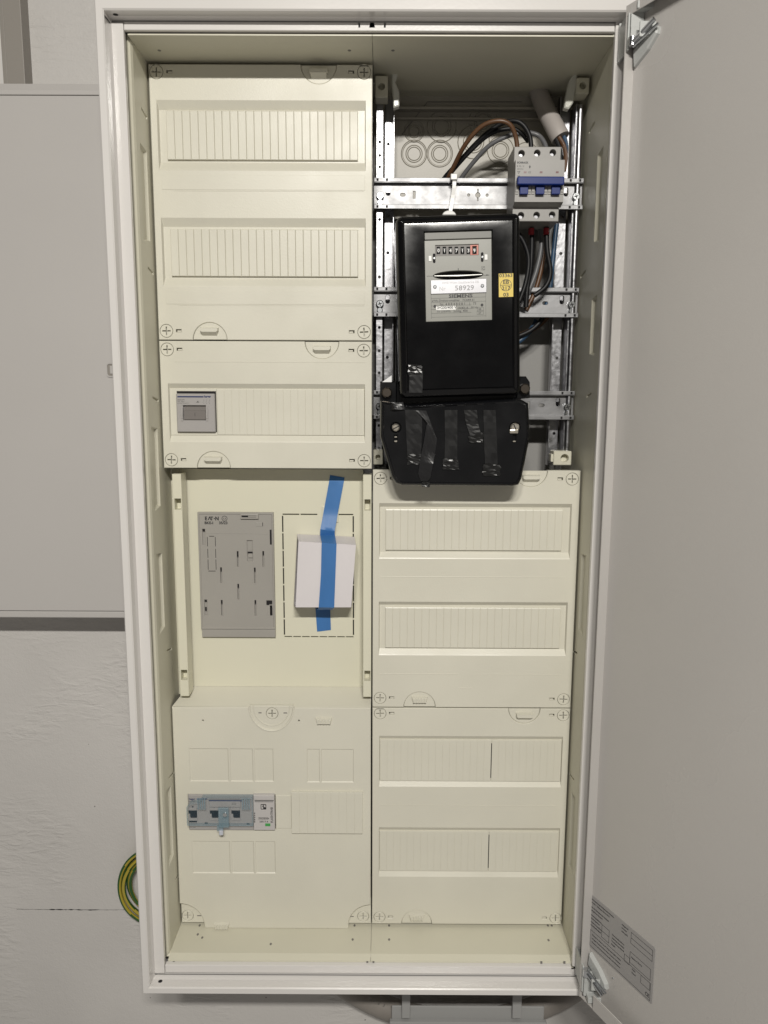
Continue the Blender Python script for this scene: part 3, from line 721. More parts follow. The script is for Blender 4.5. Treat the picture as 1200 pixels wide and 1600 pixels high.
obj('adapter_body', t, ADAPT, ad)
t = B()
for cx, cy in ((478, 520), (790, 520), (275, 718), (687, 722), (485, 920), (284, 1117), (694, 1118)):
    a, b, c, d = qa(cx-9, cy, cx+9, cy+(62 if cx == 478 else 40)); line(t, a, b, c, d, YA+.86+.06)
for r_ in ((50, 250, 78, 275), (870, 256, 892, 438), (76, 1116, 102, 1135), (80, 1200, 100, 1245), (830, 1126, 900, 1160), (832, 1160, 860, 1176), (886, 1205, 902, 1298), (600, 524, 660, 545), (530, 78, 610, 100), (610, 80, 708, 83), (610, 97, 708, 100), (778, 168, 786, 215), (556, 46, 622, 54)):
    a, b, c, d = qa(*r_); line(t, a, b, c, d, YA-2.25 if r_[1] < 101 and r_[0] > 520 and r_[1] > 60 else YA+.84)
# dashed small knock-out
for (u0, v0, u1, v1) in ((105, 345, 111, 460), (110, 490, 116, 600), (114, 620, 120, 745), (202, 345, 208, 460), (206, 490, 212, 600), (210, 620, 216, 745), (120, 758, 208, 765), (130, 333, 190, 340)):
    a, b, c, d = qa(u0, v0, u1, v1); line(t, a, b, c, d, YA+.84)
pieces('slot_mouth', t, DARKHOLE, ad)
t = B()
x_, z_ = qa(76, 98, 240, 140)[0], qa(76, 98, 240, 140)[2]
for ch_, dx_, k_ in (('E', 0, .9), ('T', 7.2, .8), ('N', 12.9, .95)): words(t, ch_, x_+dx_, z_, 4.4, YA+.8, fat=.26, sx=k_)
slab(t, [(x_+3.6, z_), (x_+4.7, z_), (x_+6.0, z_+3.0), (x_+7.2, z_), (x_+8.3, z_), (x_+6.5, z_+4.6), (x_+5.5, z_+4.6)], YA+.74, .1, ch=0); slab(t, circ(x_+11.9, z_+2.0, .75, 12), YA+.74, .1, ch=0)
q_ = qa(72, 160, 340, 188); words(t, 'BKE-I', q_[0], q_[2], 3.2, YA+.8, fat=.14, sx=1.05); q2 = qa(248, 160, 345, 188); words(t, '35/23', q2[0], q2[2], 3.2, YA+.8, fat=.14, sx=1.05)
c_ = qa(292, 95, 342, 145); cx_, cz_ = (c_[0]+c_[1])/2, (c_[2]+c_[3])/2
ring(t, circ(cx_, cz_, 3.5, 24), YA+.78, circ(cx_, cz_, 2.9, 24), YA+.78); words(t, '1.3', cx_-2.2, cz_-1.1, 2.2, YA+.8, fat=.06)
obj('lettering', t, INK, ad)
# cardboard box taped over the knock-out
def qb(px_, py_, Y): return W(430+px_*.16873, 735+py_*.16873, Y)
bxo = thing('cardboard_box', 'small white cardboard box held on the tray by blue tape', 'box', (-65, YT, 380))
YF, YB = -2.0, YT-1
Fp = [qb(215, 658, YF), qb(748, 690, YF), qb(704, 1268, YF), qb(190, 1268, YF)]
Bp = [qb(203, 590, YB), qb(735, 615, YB), qb(712, 1250, YB), qb(170, 1245, YB)]
t = B()
def quadbox(bm, F, Bk, yf, yb, faces):
    f = [(p_[0], yf, p_[1]) for p_ in F]; k = [(p_[0], yb, p_[1]) for p_ in Bk]
    Q = {'front': (f[0], f[1], f[2], f[3]), 'top': (f[0], f[1], k[1], k[0]), 'right': (f[1], f[2], k[2], k[1]), 'bottom': (f[3], f[2], k[2], k[3]), 'left': (f[0], f[3], k[3], k[0]), 'back': tuple(k)}
    for n_ in faces:
        A, Bq, C_, D_ = [Vector(p_) for p_ in Q[n_]]; N_ = 6; g = []
        for i in range(N_+1):
            row = []
            for j in range(N_+1):
                u, v = i/N_, j/N_; P_ = (A*(1-u)+Bq*u)*(1-v)+(D_*(1-u)+C_*u)*v
                if n_ == 'front': P_.y += .9*math.sin(u*3.1)*math.sin(v*3.1)*(-1)
                row.append(bm.verts.new(P_))
            g.append(row)
        for i in range(N_):
            for j in range(N_): bm.faces.new((g[i][j], g[i+1][j], g[i+1][j+1], g[i][j+1]))
quadbox(t, Fp, Bp, YF, YB, ('front', 'top', 'right', 'bottom', 'back'))
bw = obj('carton', t, CARD, bxo)
# open left flap side: board edge plus dark contents
t = B(); L0, L3 = Vector((Bp[0][0], YB, Bp[0][1])), Vector((Bp[3][0], YB, Bp[3][1]))
F0, F3 = Vector((Fp[0][0], YF, Fp[0][1])), Vector((Fp[3][0], YF, Fp[3][1]))
sb = bmesh.new(); A = F0+(L0-F0)*.55; D_ = F3+(L3-F3)*.75; v = [sb.verts.new(q_) for q_ in (A, L0, L3, D_)]; sb.faces.new(v); merge(t, sb)
obj('side_flap', t, CARD, bxo)
t = B(); sb = bmesh.new(); ofs = Vector((3.0, 0, 0)); v = [sb.verts.new(q_) for q_ in (F0+ofs, L0+ofs, L3+ofs, F3+ofs)]; sb.faces.new(v); merge(t, sb)
for i in range(7):
    P_ = F0.lerp(F3, .15+.11*i)+Vector((2.5, 12+random.uniform(-4, 4), 0)); tube(t, [tuple(P_), tuple(P_+Vector((2, 3, -7)))], 1.6, 8, 1)
obj('box_contents', t, CARDI, bxo)
# tape flap cut-out edges on the box's top right
t = B(); e0 = Vector((Fp[1][0], YF, Fp[1][1]))
# blue tape
tp = B()
def P3(px_, py_, Y): x_, z_ = qb(px_, py_, Y); return (x_, Y, z_)
def strip(bm, L, R_, sub=5, th=.25):
    n = len(L); prev = None
    pts = []
    for i in range(n-1):
        for k in range(sub):
            u = k/sub; pts.append((Vector(L[i]).lerp(Vector(L[i+1]), u), Vector(R_[i]).lerp(Vector(R_[i+1]), u)))
    pts.append((Vector(L[-1]), Vector(R_[-1])))
    for a, b in pts:
        row = []
        for k in range(5):
            P_ = a.lerp(b, k/4); P_.y -= random.uniform(0, .35); row.append(P_)
        cur = [bm.verts.new(P_) for P_ in row]+[bm.verts.new(P_+Vector((0, th, 0))) for P_ in row[::-1]]
        m = len(cur)
        if prev:
            for k in range(m): bm.faces.new((prev[k], prev[(k+1) % m], cur[(k+1) % m], cur[k]))
        else: bm.faces.new(cur)
        prev = cur
    bm.faces.new(prev[::-1])
Ls = [P3(508, 42, YT-.5), P3(498, 110, YT-1.0), P3(445, 400, YT-2.6), P3(418, 545, YT-9), P3(416, 595, YT-6), P3(430, 668, YF-1.2), P3(424, 960, YF-1.9), P3(403, 1268, YF-1.2)]
Rs = [P3(642, 66, YT-.5), P3(634, 115, YT-1.0), P3(580, 400, YT-2.6), P3(552, 560, YT-9), P3(552, 595, YT-6), P3(568, 682, YF-1.2), P3(558, 960, YF-1.9), P3(546, 1270, YF-1.2)]
strip(tp, Ls, Rs)
strip(tp, [P3(403, 1268, YF-1.2), P3(390, 1290, YF+8), P3(373, 1272, YT-1)], [P3(546, 1270, YF-1.2), P3(530, 1290, YF+8), P3(509, 1272, YT-1)])
strip(tp, [P3(373, 1272, YT-.5), P3(388, 1493, YT-.5)], [P3(509, 1272, YT-.5), P3(516, 1478, YT-.5)])
tag(obj('adhesive_tape', tp, TAPEB, smooth=True), 'strip of blue painter tape running over the white box', 'tape')

# ================================================================== MAIN SWITCH (left, in the second panel)
sw = thing('main_switch', 'grey three-pole main switch with a wide rocker, in the left panel', 'switch', (-208, 6, 643))
def qh(a, b, c, d, Y): return R4(260+a/12, 590+b/12, 260+c/12, 590+d/12, Y)
YH = -1.2
t = B(); X0, X1, Z0, Z1 = qh(190, 300, 910, 1022, YH)
rk = qh(292, 520, 742, 800, YH)
plate(t, rrect(X0, X1, Z0, Z1, 1.2), YH, 6, [(rect(*rk), 4, .3, True)], ch=.9)
a, b, c, d = qh(212, 818, 880, 824, YH); box(t, a, b, YH-.05, YH+.1, c, d)
for u in (300, 768):
    for i in range(6):
        v0 = 520+i*48; a, b, c, d = qh(u-22, v0, u+14, v0+52, YH); dpt = 1.6*math.sin(math.pi*(i+.5)/6); box(t, a, b, YH-.4-dpt, YH+1, c, d, .2)
obj('switch_body', t, GREYP, sw)
t = B(); a, b, c, d = qh(325, 620, 735, 790, YH); box(t, a, b, YH+.2, YH+5, c, d, .4); a, b, c, d = qh(325, 528, 735, 618, YH)
sl = bmesh.new(); v = [sl.verts.new(q_) for q_ in ((a, YH+.4, c), (b, YH+.4, c), (b, YH+3.6, d), (a, YH+3.6, d))]; sl.faces.new(v); merge(t, sl)
obj('rocker', t, GREYT, sw)
t = B(); a, b, c, d = qh(531, 655, 538, 725, YH); line(t, a, b, c, d, YH+.2); obj('rocker_mark', t, INK, sw)
t = B(); a, b, c, d = qh(205, 347, 695, 372, YH); line(t, a, b, c, d, YH, .06)
q_ = qh(705, 340, 845, 376, YH); words(t, 'hager', q_[0], q_[2]+.2, 2.6, YH, fat=.14, sx=1.0)
obj('lettering', t, INKB, sw)
t = B(); q_ = qh(207, 400, 345, 428, YH); words(t, 'SB363PV', q_[0], q_[2], 1.5, YH, fat=.02, sx=1.1); q_ = qh(207, 438, 345, 460, YH); words(t, '63A  400V~', q_[0], q_[2], 1.3, YH, sx=1.0)
q_ = qh(207, 474, 690, 490, YH); words(t, 'AC-22B  EN 60947-3', q_[0], q_[2], 1.1, YH, sx=1.0)
for u in (700, 755, 810):
    a, b, c, d = qh(u-3, 410, u+3, 425, YH); line(t, a, b, c, d, YH, .05); a, b, c, d = qh(u-3, 475, u+3, 492, YH); line(t, a, b, c, d, YH, .05)
    x_, z_ = W(260+u/12, 590+470/12, YH); tube(t, [(x_-1.2, YH, z_), (x_+.6, YH, z_+3)], .12, 4, 1)
tri = [W(260+u/12, 590+v/12, YH) for u, v in ((555, 468), (620, 468), (588, 435))]; slab(t, tri, YH-.06, .1, ch=0)
obj('fine_print', t, INKG, sw)

# ================================================================== FUSE SWITCH + SURGE ARRESTER (lower left)
def qf(a, b, c, d, Y): return R4(280+a*.13333, 1225+b*.13333, 280+c*.13333, 1225+d*.13333, Y)
YFU = -8.0
fs = thing('fuse_switch', 'three-pole fuse switch under a clear bluish lid in the lower left panel', 'fuse switch', (-190, 6, 137))
t = B(); X0, X1, Z0, Z1 = qf(110, 130, 868, 540, YFU)
hs = []
for u in (108, 360, 612):
    a, b, c, d = qf(u+20, 308, u+100, 392, YFU); hs.append((rect(max(a, X0+1), b, c, d), 6, 0, True))
plate(t, rect(X0, X1, Z0, Z1), YFU, 14, hs, ch=.6)
a, b, c, d = qf(355, 195, 720, 268, YFU-1); box(t, a, b, YFU-2, YFU+1, c, d, .4)
for u in (108, 360, 612):
    a, b, c, d = qf(u, 398, u+108, 426, YFU); box(t, a, b, YFU-1.2, YFU+1, c, d, .3); 
    a, b, c, d = qf(u-4, 270, u+100, 304, YFU); box(t, a, b, YFU-1.5, YFU+1, c, d, .3)
obj('switch_body', t, GREYP, fs)
t = B()
for u in (108, 360, 612):
    a, b, c, d = qf(u, 308, u+100, 346, YFU); line(t, a, b, c, d, YFU-.1, .2); a, b, c, d = qf(u+26, 346, u+100, 394, YFU); line(t, a, b, c, d, YFU-.1, .2)
    a, b, c, d = qf(u+45, 252, u+62, 266, YFU); line(t, a, b, c, d, YFU-1.6, .2)
for u, v in ((118, 430), (300, 450), (790, 458)):
    a, b, c, d = qf(u, v, u+(90 if u < 200 else 34), v+18, YFU); line(t, a, b, c, d, YFU-.1, .1)
pieces('fuse_window', t, DARKHOLE, fs)
t = B(); q_ = qf(115, 165, 200, 185, YFU); words(t, 'hager', q_[0], q_[2], 2.4, YFU, fat=.1); a, b, c, d = qf(350, 180, 735, 192, YFU); line(t, a, b, c, d, YFU-2.0, .1); a, b, c, d = qf(205, 170, 330, 180, YFU); line(t, a, b, c, d, YFU, .1)
obj('lettering', t, INKB, fs)
t = B(); q_ = qf(115, 195, 200, 212, YFU); words(t, 'SLS 035', q_[0], q_[2], 1.8, YFU, fat=.04); q_ = qf(125, 500, 200, 512, YFU); words(t, 'D02  63A', q_[0], q_[2], 1.3, YFU)
q_ = qf(615, 212, 700, 245, YFU-2); words(t, '222', q_[0], q_[2]+.4, 2.6, YFU-2, fat=.02)
obj('fine_print', t, INKG, fs)
t = B(); YL = -16.0
ox = qf(85, 158, 862, 492, YL)
lo = [(ox[0], ox[2]+1), (ox[0]+1, ox[2]), (ox[1], ox[2]), (ox[1], ox[3]), (ox[0]+20, ox[3]), (ox[0]+17, ox[3]-6), (ox[0]+4, ox[3]-9), (ox[0], ox[3]-14)]
slab(t, lo, YL, 1.2, ch=.4)
lid_ = obj('clear_lid', t, CLEARB, fs)
t = B(); ring(t, lo, YL+1.2, off(lo, .2), YFU-.6); plate(t, lo, YL-.1, .1, [(off(lo, -1.2), .1, 0, False)], ch=0)
box(t, qf(462, 250, 585, 490, YL)[0], qf(462, 250, 585, 490, YL)[1], YL-3.2, YL, qf(462, 250, 585, 500, YL)[2], qf(462, 270, 585, 490, YL)[3], 1)
for u in (215, 735):
    for i in range(4):
        a, b, c, d = qf(u+i*26, 160, u+i*26+16, 296, YL); box(t, a, b, YL-1.8, YL-.1, c, d, .5)
box(t, *qf(445, 490, 520, 555, YL)[:2], YL-2.5, YL+1, *qf(445, 485, 520, 545, YL)[2:], .8)
obj('lid_rib', t, CLEARR, lid_)
t = B(); a, b, c, d = qf(470, 530, 518, 590, YL); box(t, a, b, YL-3, YL+2, c, d, 1.2); obj('lid_latch', t, mat('milky_latch', (.5, .52, .58), .25), fs)
t = B(); c_ = qf(515, 330, 560, 380, YL-3); cyl(t, (c_[0]+c_[1])/2, (c_[2]+c_[3])/2, 2.6, YL-5, YL-3.3, 16); obj('seal_screw', t, CHROME, fs, smooth=True)

sa = thing('surge_arrester', 'narrow light grey surge arrester with green flag, right of the fuse switch', 'surge arrester', (-133, 6, 137))
t = B(); YS = -9.5; X0, X1, Z0, Z1 = qf(870, 128, 1118, 542, YS)
box(t, X0, X1, YS, 6, Z0, Z1, .6)
a, b, c, d = qf(872, 130, 1116, 186, YS); box(t, a, b, YS-1.2, YS+1, c, d, .8)
obj('arrester_body', t, mat('pale_grey_plastic', (.46, .44, .43), .42, bump=.05, bscale=900), sa)
t = B(); a, b, c, d = qf(885, 192, 1108, 198, YS); line(t, a, b, c, d, YS); a, b, c, d = qf(885, 206, 1100, 211, YS); line(t, a, b, c, d, YS)
a, b, c, d = qf(955, 236, 1020, 298, YS); xm = (a+b)/2
plate(t, rrect(a, b, c, d, 1), YS-.15, .2, [([(a+1, c+1), (xm-.6, c+1), (xm-.6, c+3), (xm-2, d-3.5), (xm-.6, d-1.3), (a+1, d-1.3)], .2, 0, False), ([(xm+.6, c+3.6), (xm+2.6, c+3.2), (b-1, (c+d)/2+1.2), (b-1.4, d-1.3), (xm+.6, d-1.3)], .2, 0, False)], ch=0)
q_ = qf(1072, 288, 1098, 455, YS); words(t, 'FLASHTRAB', q_[1], q_[2], 3.0, YS, rot=math.pi/2, sx=.95, fat=.05)
q_ = qf(928, 392, 1040, 418, YS); lw = .2; line(t, q_[0], q_[1], q_[2], q_[2]+lw, YS); line(t, q_[0], q_[1], q_[3]-lw, q_[3], YS); line(t, q_[0], q_[0]+lw, q_[2], q_[3], YS); line(t, q_[1]-lw, q_[1], q_[2], q_[3], YS)
words(t, 'PHOENIX', q_[0]+.8, q_[2]+.9, 1.7, YS, fat=.04, sx=1.25); q_ = qf(940, 428, 1040, 450, YS); words(t, '255-7.4', q_[0], q_[2], 2.1, YS, fat=.05, sx=1.2)
for v in (335, 360, 385, 410, 435): a, b, c, d = qf(880, v, 890, v+16, YS); line(t, a, b, c, d, YS)
obj('lettering', t, INK, sa)
t = B(); a, b, c, d = qf(1008, 462, 1068, 494, YS); box(t, a, b, YS-.4, YS+.5, c, d, .3); obj('status_flag', t, GREEN, sa)

# ================================================================== MOUNTING FRAME of the open right bay
mf = thing('mounting_frame', 'zinc-plated mounting frame with three cross rails behind the black meter', 'mounting frame', (125, 90, 600))
YR = 45.0
for zc in (925.3, 799.8, 676.0):
    t = B(); a, b = (.6, 249.6)
    # top-hat rail: front lips, webs, base
    box(t, a, b, YR, YR+1.4, zc+12.8, zc+17.6, .4); box(t, a, b, YR, YR+1.4, zc-17.6, zc-12.8, .4)
    box(t, a, b, YR+.6, YR+8, zc+12.2, zc+13.4, .2); box(t, a, b, YR+.6, YR+8, zc-13.4, zc-12.2, .2)
    plate(t, rect(a, b, zc-12.4, zc+12.4), YR+7.2, 1.4, [(rrect(32, 38, zc-1.8, zc+1.8, 1.6), 1.4, 0, False), (rect(47.5, 50, zc-4, zc+4), 1.4, 0, False), (rrect(207, 213.5, zc-1.8, zc+1.8, 1.6), 1.4, 0, False), (rect(192.5, 195.5, zc-4, zc+4), 1.4, 0, False),
        (circ(114, zc, 1.5, 12), 1.4, 0, False), (circ(136, zc, 1.5, 12), 1.4, 0, False), (circ(125, zc, 2.8, 14), 1.4, 0, False), (rect(124.5, 125.5, zc+3.4, zc+6.6), 1.4, 0, False), (rect(124.5, 125.5, zc-6.6, zc-3.4), 1.4, 0, False),
        (rrect(15, 20, zc-1, zc+9, 2.3), 1.4, 0, False), (rrect(228, 233, zc-1, zc+9, 2.3), 1.4, 0, False)], ch=0, back=False)
    rl = obj('cross_rail', t, STEELB, mf)
    t = B()
    for x_ in (8, 242):
        cyl(t, x_, zc-2, 4.6, YR+2.5, YR+7, 18, .9); cyl(t, x_, zc-9.5, 3.6, YR+3, YR+7, 16, .8)
    pieces('rail_screw', t, CHROME, rl, smooth=True)
    t = B()
    for x_ in (8, 242):
        for an in (.3, .3+math.pi/2):
            tube(t, [(x_-2.6*math.cos(an), YR+2.4, zc-2-2.6*math.sin(an)), (x_+2.6*math.cos(an), YR+2.4, zc-2+2.6*math.sin(an))], .5, 5, 1)
        for zz in (zc-15.2, zc+15.2):
            for dx_ in (-3.2 if x_ < 100 else 3.2, 8 if x_ < 100 else -8): line(t, x_+dx_-1.2, x_+dx_+1.2, zz-1.5, zz+1.5, YR-.02, .12)
    pieces('screw_slot', t, DARKHOLE, rl)
for side in (0, 1):
    m_ = (lambda x: x) if side == 0 else (lambda x: 250-x)
    t = B()
    def vb(x0, x1, y0, y1, z0, z1, c=.4): box(t, *sorted((m_(x0), m_(x1))), y0, y1, z0, z1, c)
    zt = 1028
    fx0, fx1 = sorted((m_(3.4), m_(11.2)))
    hs = [(circ((fx0+fx1)/2, z_, 1.5, 12), 3, 0, False) for z_ in (957, 970, 985, 897, 830, 770, 742, 715, 650, 621, 605)]
    plate(t, rect(fx0, fx1, 600, zt), 53, 1.6, hs, ch=.3)
    vb(10.2, 11.4, 53.6, 76, 600, zt)                                   # web
    bx0, bx1 = sorted((m_(13.4), m_(23.6) if side == 0 else m_(27)))
    hs = [(circ((bx0+bx1)/2+(2 if side else -1), z_, 1.6, 12), 3, 0, False) for z_ in (989, 862, 905, 735, 640)]
    plate(t, rect(bx0, bx1, 600, 1040), 74, 1.6, hs, ch=.3)
    vb(23.4 if side == 0 else 26.6, 24.8 if side == 0 else 28, 62, 75, 600, 1040)
    obj('upright', t, STEEL, mf)
    if side == 1:
        t = B(); tube(t, [(m_(6.5), 51, 1026), (m_(6.5), 51, 603)], 3.4, 14, 1); obj('round_edge', t, STEEL, mf, smooth=True)
# plastic clip holders at the corners
for (px0, py0, px1, py1) in ((586, 118, 606, 152), (901, 121, 921, 146), (865, 705, 893, 727), (583, 703, 598, 726)):
    Yc = 30; a, b, c, d = R4(px0, py0, px1, py1, Yc); t = B()
    rr_ = min((b-a)*.27, 5); cx_ = a+(b-a)*(.62 if px0 > 700 and py0 > 600 else .5)
    plate(t, rrect(a, b, c, d, 1.2), Yc, 22, [(circ(cx_, (c+d)/2, rr_, 20), 9, .4, True)], ch=.8, back=True)
    hld = obj('clip_holder', t, CREAM2, mf)
    if px0 == 865:
        t = B(); box(t, a-3, a+2, Yc+2, Yc+16, c+4, d-4, .6); box(t, a-1, a+1, Yc+1.6, Yc+2.4, (c+d)/2-1.5, (c+d)/2+1, .1); obj('holder_ear', t, CREAM2, mf)
# clear cam levers near the top corners
for sgn, pts in ((0, ((612, 108), (622, 113), (618, 128), (624, 143), (624, 165), (615, 168), (612, 130))), (1, ((898, 112), (903, 110), (902, 130), (896, 160), (889, 170), (882, 168), (885, 148), (890, 125)))):
    t = B(); l = [W(*p_, 35) for p_ in pts]; slab(t, l[::-1], 35, 10, ch=1.4); obj('cam_lever', t, mat('translucent_lever', (.55, .55, .50), .2), mf)

# ================================================================== CIRCUIT BREAKER
cb = thing('circuit_breaker', 'white three-pole circuit breaker with linked blue toggles on the top rail', 'circuit breaker', (191, YR, 890))
def qk(a, b, c, d, Y): return R4(780+a*.11667, 200+b*.11667, 780+c*.11667, 200+d*.11667, Y)
YB1, YB2 = 0.0, -13.0
t = B()
def hole_circ(u, v, r, Y): x_, z_ = W(780+u*.11667, 200+v*.11667, Y); return (circ(x_, z_, r, 20), 9, .3, True)
up_ = qk(200, 250, 830, 420, YB1); lo_ = qk(200, 1080, 820, 1250, YB1)
bx0, bx1 = up_[0], up_[1]-.2
plate(t, rect(bx0, bx1, lo_[2], up_[3]), YB1, YR-YB1-1, [hole_circ(300, 340, 3.6, YB1), hole_circ(510, 335, 3.6, YB1), hole_circ(720, 330, 3.6, YB1), hole_circ(292, 1170, 3.6, YB1), hole_circ(502, 1167, 3.6, YB1), hole_circ(710, 1163, 3.6, YB1)], ch=.6, back=True)
fu = qk(222, 425, 868, 990, YB2)
zl = qk(222, 425, 868, 1080, YB1+1)[2]
# nose: front block with slanted underside
NX0, NX1 = bx0+.0, fu[1]
nb = bmesh.new()
prof = [(YB2, fu[3]), (YB2, fu[2]), (YB1+.2, zl+1), (YB1+.2, fu[3])]
for X in (NX0, NX1): [nb.verts.new((X, y_, z_)) for y_, z_ in prof]
nb.verts.ensure_lookup_table(); vv = nb.verts[:]
nb.faces.new(vv[:4]); nb.faces.new(vv[4:][::-1])
for i in range(4): nb.faces.new((vv[i], vv[(i+1) % 4], vv[4+(i+1) % 4], vv[4+i]))
merge(t, nb)
pw = (bx1-bx0)/3
for i in (1, 2): box(t, bx0+pw*i-.15, bx0+pw*i+.15, YB1-.1, YB1+.2, lo_[2]+.5, up_[3]-.5)
tz = qk(222, 770, 868, 890, YB2)
for i in range(3):   # cheeks either side of each toggle
    a = NX0+(NX1-NX0)/3*i; wv = (NX1-NX0)/3
    for s0, s1 in ((.02, .20), (.80, .98)):
        for k in range(5):
            zz0 = tz[2]+(tz[3]-tz[2]+2)*k/5; dp = 2.4*math.sin(math.pi*(k+.8)/6); box(t, a+wv*s0, a+wv*s1, YB2-dp, YB2+.2, zz0, zz0+(tz[3]-tz[2]+2)/5+.1, .2)
obj('breaker_body', t, BREAK, cb)
t = B(); lv = qk(238, 655, 868, 768, YB2-8)
box(t, lv[0], lv[1], YB2-11, YB2-3, lv[2], lv[3], 1.2)
for u0, u1 in ((275, 388), (490, 605), (700, 815)):
    a, b, c, d = qk(u0, 760, u1, 890, YB2-4); box(t, a, b, YB2-5.5, YB2+.5, c, d+1.5, .6)
obj('toggle_lever', t, BLUE, cb)
t = B()
for u in (300, 510, 720):
    for v in (340, 1167):
        x_, z_ = W(780+u*.11667, 200+(v-(u-300)*.02)*.11667, YB1); cyl(t, x_, z_-.6, 2.6, YB1+7, YB1+9.2, 14, .4)
pieces('terminal_screw', t, mat('dull_screw', (.20, .20, .21), .35, metal=.9), cb, smooth=True)
t = B(); q_ = qk(240, 455, 420, 475, YB2); words(t, 'SCHRACK', q_[0], q_[2], 1.9, YB2, fat=.16, sx=1.0)
q_ = qk(236, 500, 340, 522, YB2); words(t, 'B 32 / 3', q_[0], q_[2], 1.8, YB2, fat=.01); q_ = qk(240, 540, 340, 555, YB2); words(t, 'BM018332', q_[0], q_[2], 1.0, YB2, fat=.02, sx=1.1)
q_ = qk(385, 582, 430, 605, YB2); words(t, 'CE', q_[0], q_[2], 1.9, YB2); x_, z_ = W(780+410*.11667, 200+520*.11667, YB2); slab(t, [(x_, z_-2), (x_+1, z_), (x_, z_+2), (x_-1, z_)], YB2-.08, .1, ch=0)
q_ = qk(240, 635, 290, 650, YB2); words(t, '6000', q_[0], q_[2], 1.1, YB2, fat=.03)
x_, z_ = W(780+262*.11667, 200+595*.11667, YB2); ring(t, [(x_-1.8, z_+1.3), (x_+1.8, z_+1.3), (x_, z_-1.6)], YB2-.08, [(x_-1.0, z_+.8), (x_+1.0, z_+.8), (x_, z_-.8)], YB2-.08)
obj('lettering', t, INK, cb)
t = B()
for u in (348, 562, 778): a, b, c, d = qk(u-20, 580, u+18, 606, YB2); line(t, a, b, c, d, YB2, .1)
pieces('position_window', t, mat('dark_red_window', (.10, .02, .02), .3), cb)

# ================================================================== WIRES
def wire(name, label, pts, Y, r, m, cat='wire', group='wires inside the open bay'):
    t = B(); P_ = []
    for i, p_ in enumerate(pts):
        y_ = Y[i] if isinstance(Y, (list, tuple)) else Y; x_, z_ = W(p_[0], p_[1], y_); P_.append((x_, y_, z_))
    tube(t, P_, r, 12, 8); return tag(obj(name, t, m, smooth=True), label, cat, group)
wire('wire', 'brown wire looping from the left pole of the breaker down to the meter', [(808.5, 236), (806, 215), (797, 195), (778, 189), (752, 198), (727, 226), (708, 262), (697, 285), (690, 300)], [20, 18, 14, 14, 20, 32, 50, 62, 70], 2.6, BROWNW)
wire('wire', 'black wire looping from the middle pole of the breaker down to the meter', [(830, 236), (828, 214), (818, 196), (803, 189), (780, 195), (750, 218), (718, 252), (696, 276), (680, 300)], [22, 22, 22, 24, 30, 38, 52, 64, 72], 2.7, BLACKW)
wire('wire', 'second black wire running just beneath the brown one above the rail', [(826, 222), (812, 206), (795, 201), (765, 210), (735, 236), (708, 266), (690, 290)], [34, 32, 32, 36, 44, 56, 68], 2.5, BLACKW)
wire('wire', 'grey wire arching from the right pole of the breaker to the cable tie', [(855, 236), (850, 222), (840, 211), (820, 207), (795, 212), (764, 228), (736, 258), (718, 282), (705, 300)], [26, 30, 34, 34, 34, 40, 52, 62, 70], 2.6, GREYW)
sc_ = thing('sheathed_cable', 'thick pale sheathed cable coming down behind the breaker', 'cable', (200, 95, 1000), 'wires inside the open bay')
t = B(); P_ = [(W(830, 112, 92)[0], 92, W(830, 112, 92)[1]), (W(840, 140, 88)[0], 88, W(840, 140, 88)[1]), (W(852, 170, 74)[0], 74, W(852, 170, 74)[1]), (W(869, 203, 56)[0], 56, W(869, 203, 56)[1]), (W(876, 216, 52)[0], 52, W(876, 216, 52)[1])]
tube(t, P_, 11.2, 20, 6); obj('sheath', t, SHEATH, sc_, smooth=True)
for (m, pts, nm) in ((BLUEW, [(878, 208), (884, 222), (884, 240), (880, 262)], 52), (BROWNW, [(873, 214), (881, 228), (884, 246), (881, 268)], 46), (BLACKW, [(868, 216), (872, 226), (876, 240), (876, 262)], 48)):
    t = B(); tube(t, [(W(*p_, nm)[0], nm, W(*p_, nm)[1]) for p_ in pts], 2.7, 10, 6); obj('core', t, m, sc_, smooth=True)
lowr = [('black wire bowed outwards beside the meter below the breaker', BLACKW, [(806, 362), (818, 378), (826, 405), (822, 440), (812, 470)], 30),
        ('black wire hanging straight below the left red ferrule', BLACKW, [(831, 350), (831, 385), (829, 420), (824, 450), (822, 480)], 34),
        ('black wire bending left below the right red ferrule', BLACKW, [(854, 350), (855, 390), (860, 425), (853, 447), (835, 462)], 30),
        ('grey wire curving left behind the second rail', GREYW, [(843, 352), (846, 382), (839, 420), (829, 448), (815, 480)], 44),
        ('brown wire curving left behind the second rail', BROWNW, [(851, 368), (849, 400), (843, 432), (834, 460), (822, 485)], 52),
        ('blue wire hanging beside the right upright', BLUEW, [(870, 350), (866, 385), (862, 425), (858, 460), (850, 490)], 56),
        ('pale wire hanging between the black ones below the breaker', WHITEW, [(862, 352), (858, 378), (862, 410), (862, 440), (850, 465)], 60)]
for lb, m, pts, y_ in lowr: wire('wire', lb, pts, y_, 2.9, m)
wire('wire', 'brown wire going left under the second rail towards the meter', [(856, 494), (848, 503), (832, 515), (812, 524), (800, 528)], 70, 3.2, BROWNW)
wire('wire', 'blue wire going left under the second rail towards the meter', [(838, 500), (832, 512), (822, 524), (808, 536), (795, 548)], 66, 3.2, BLUEW)
wire('wire', 'black wire going left under the second rail towards the meter', [(848, 494), (842, 505), (828, 517), (808, 526), (795, 531)], 60, 3.0, BLACKW)
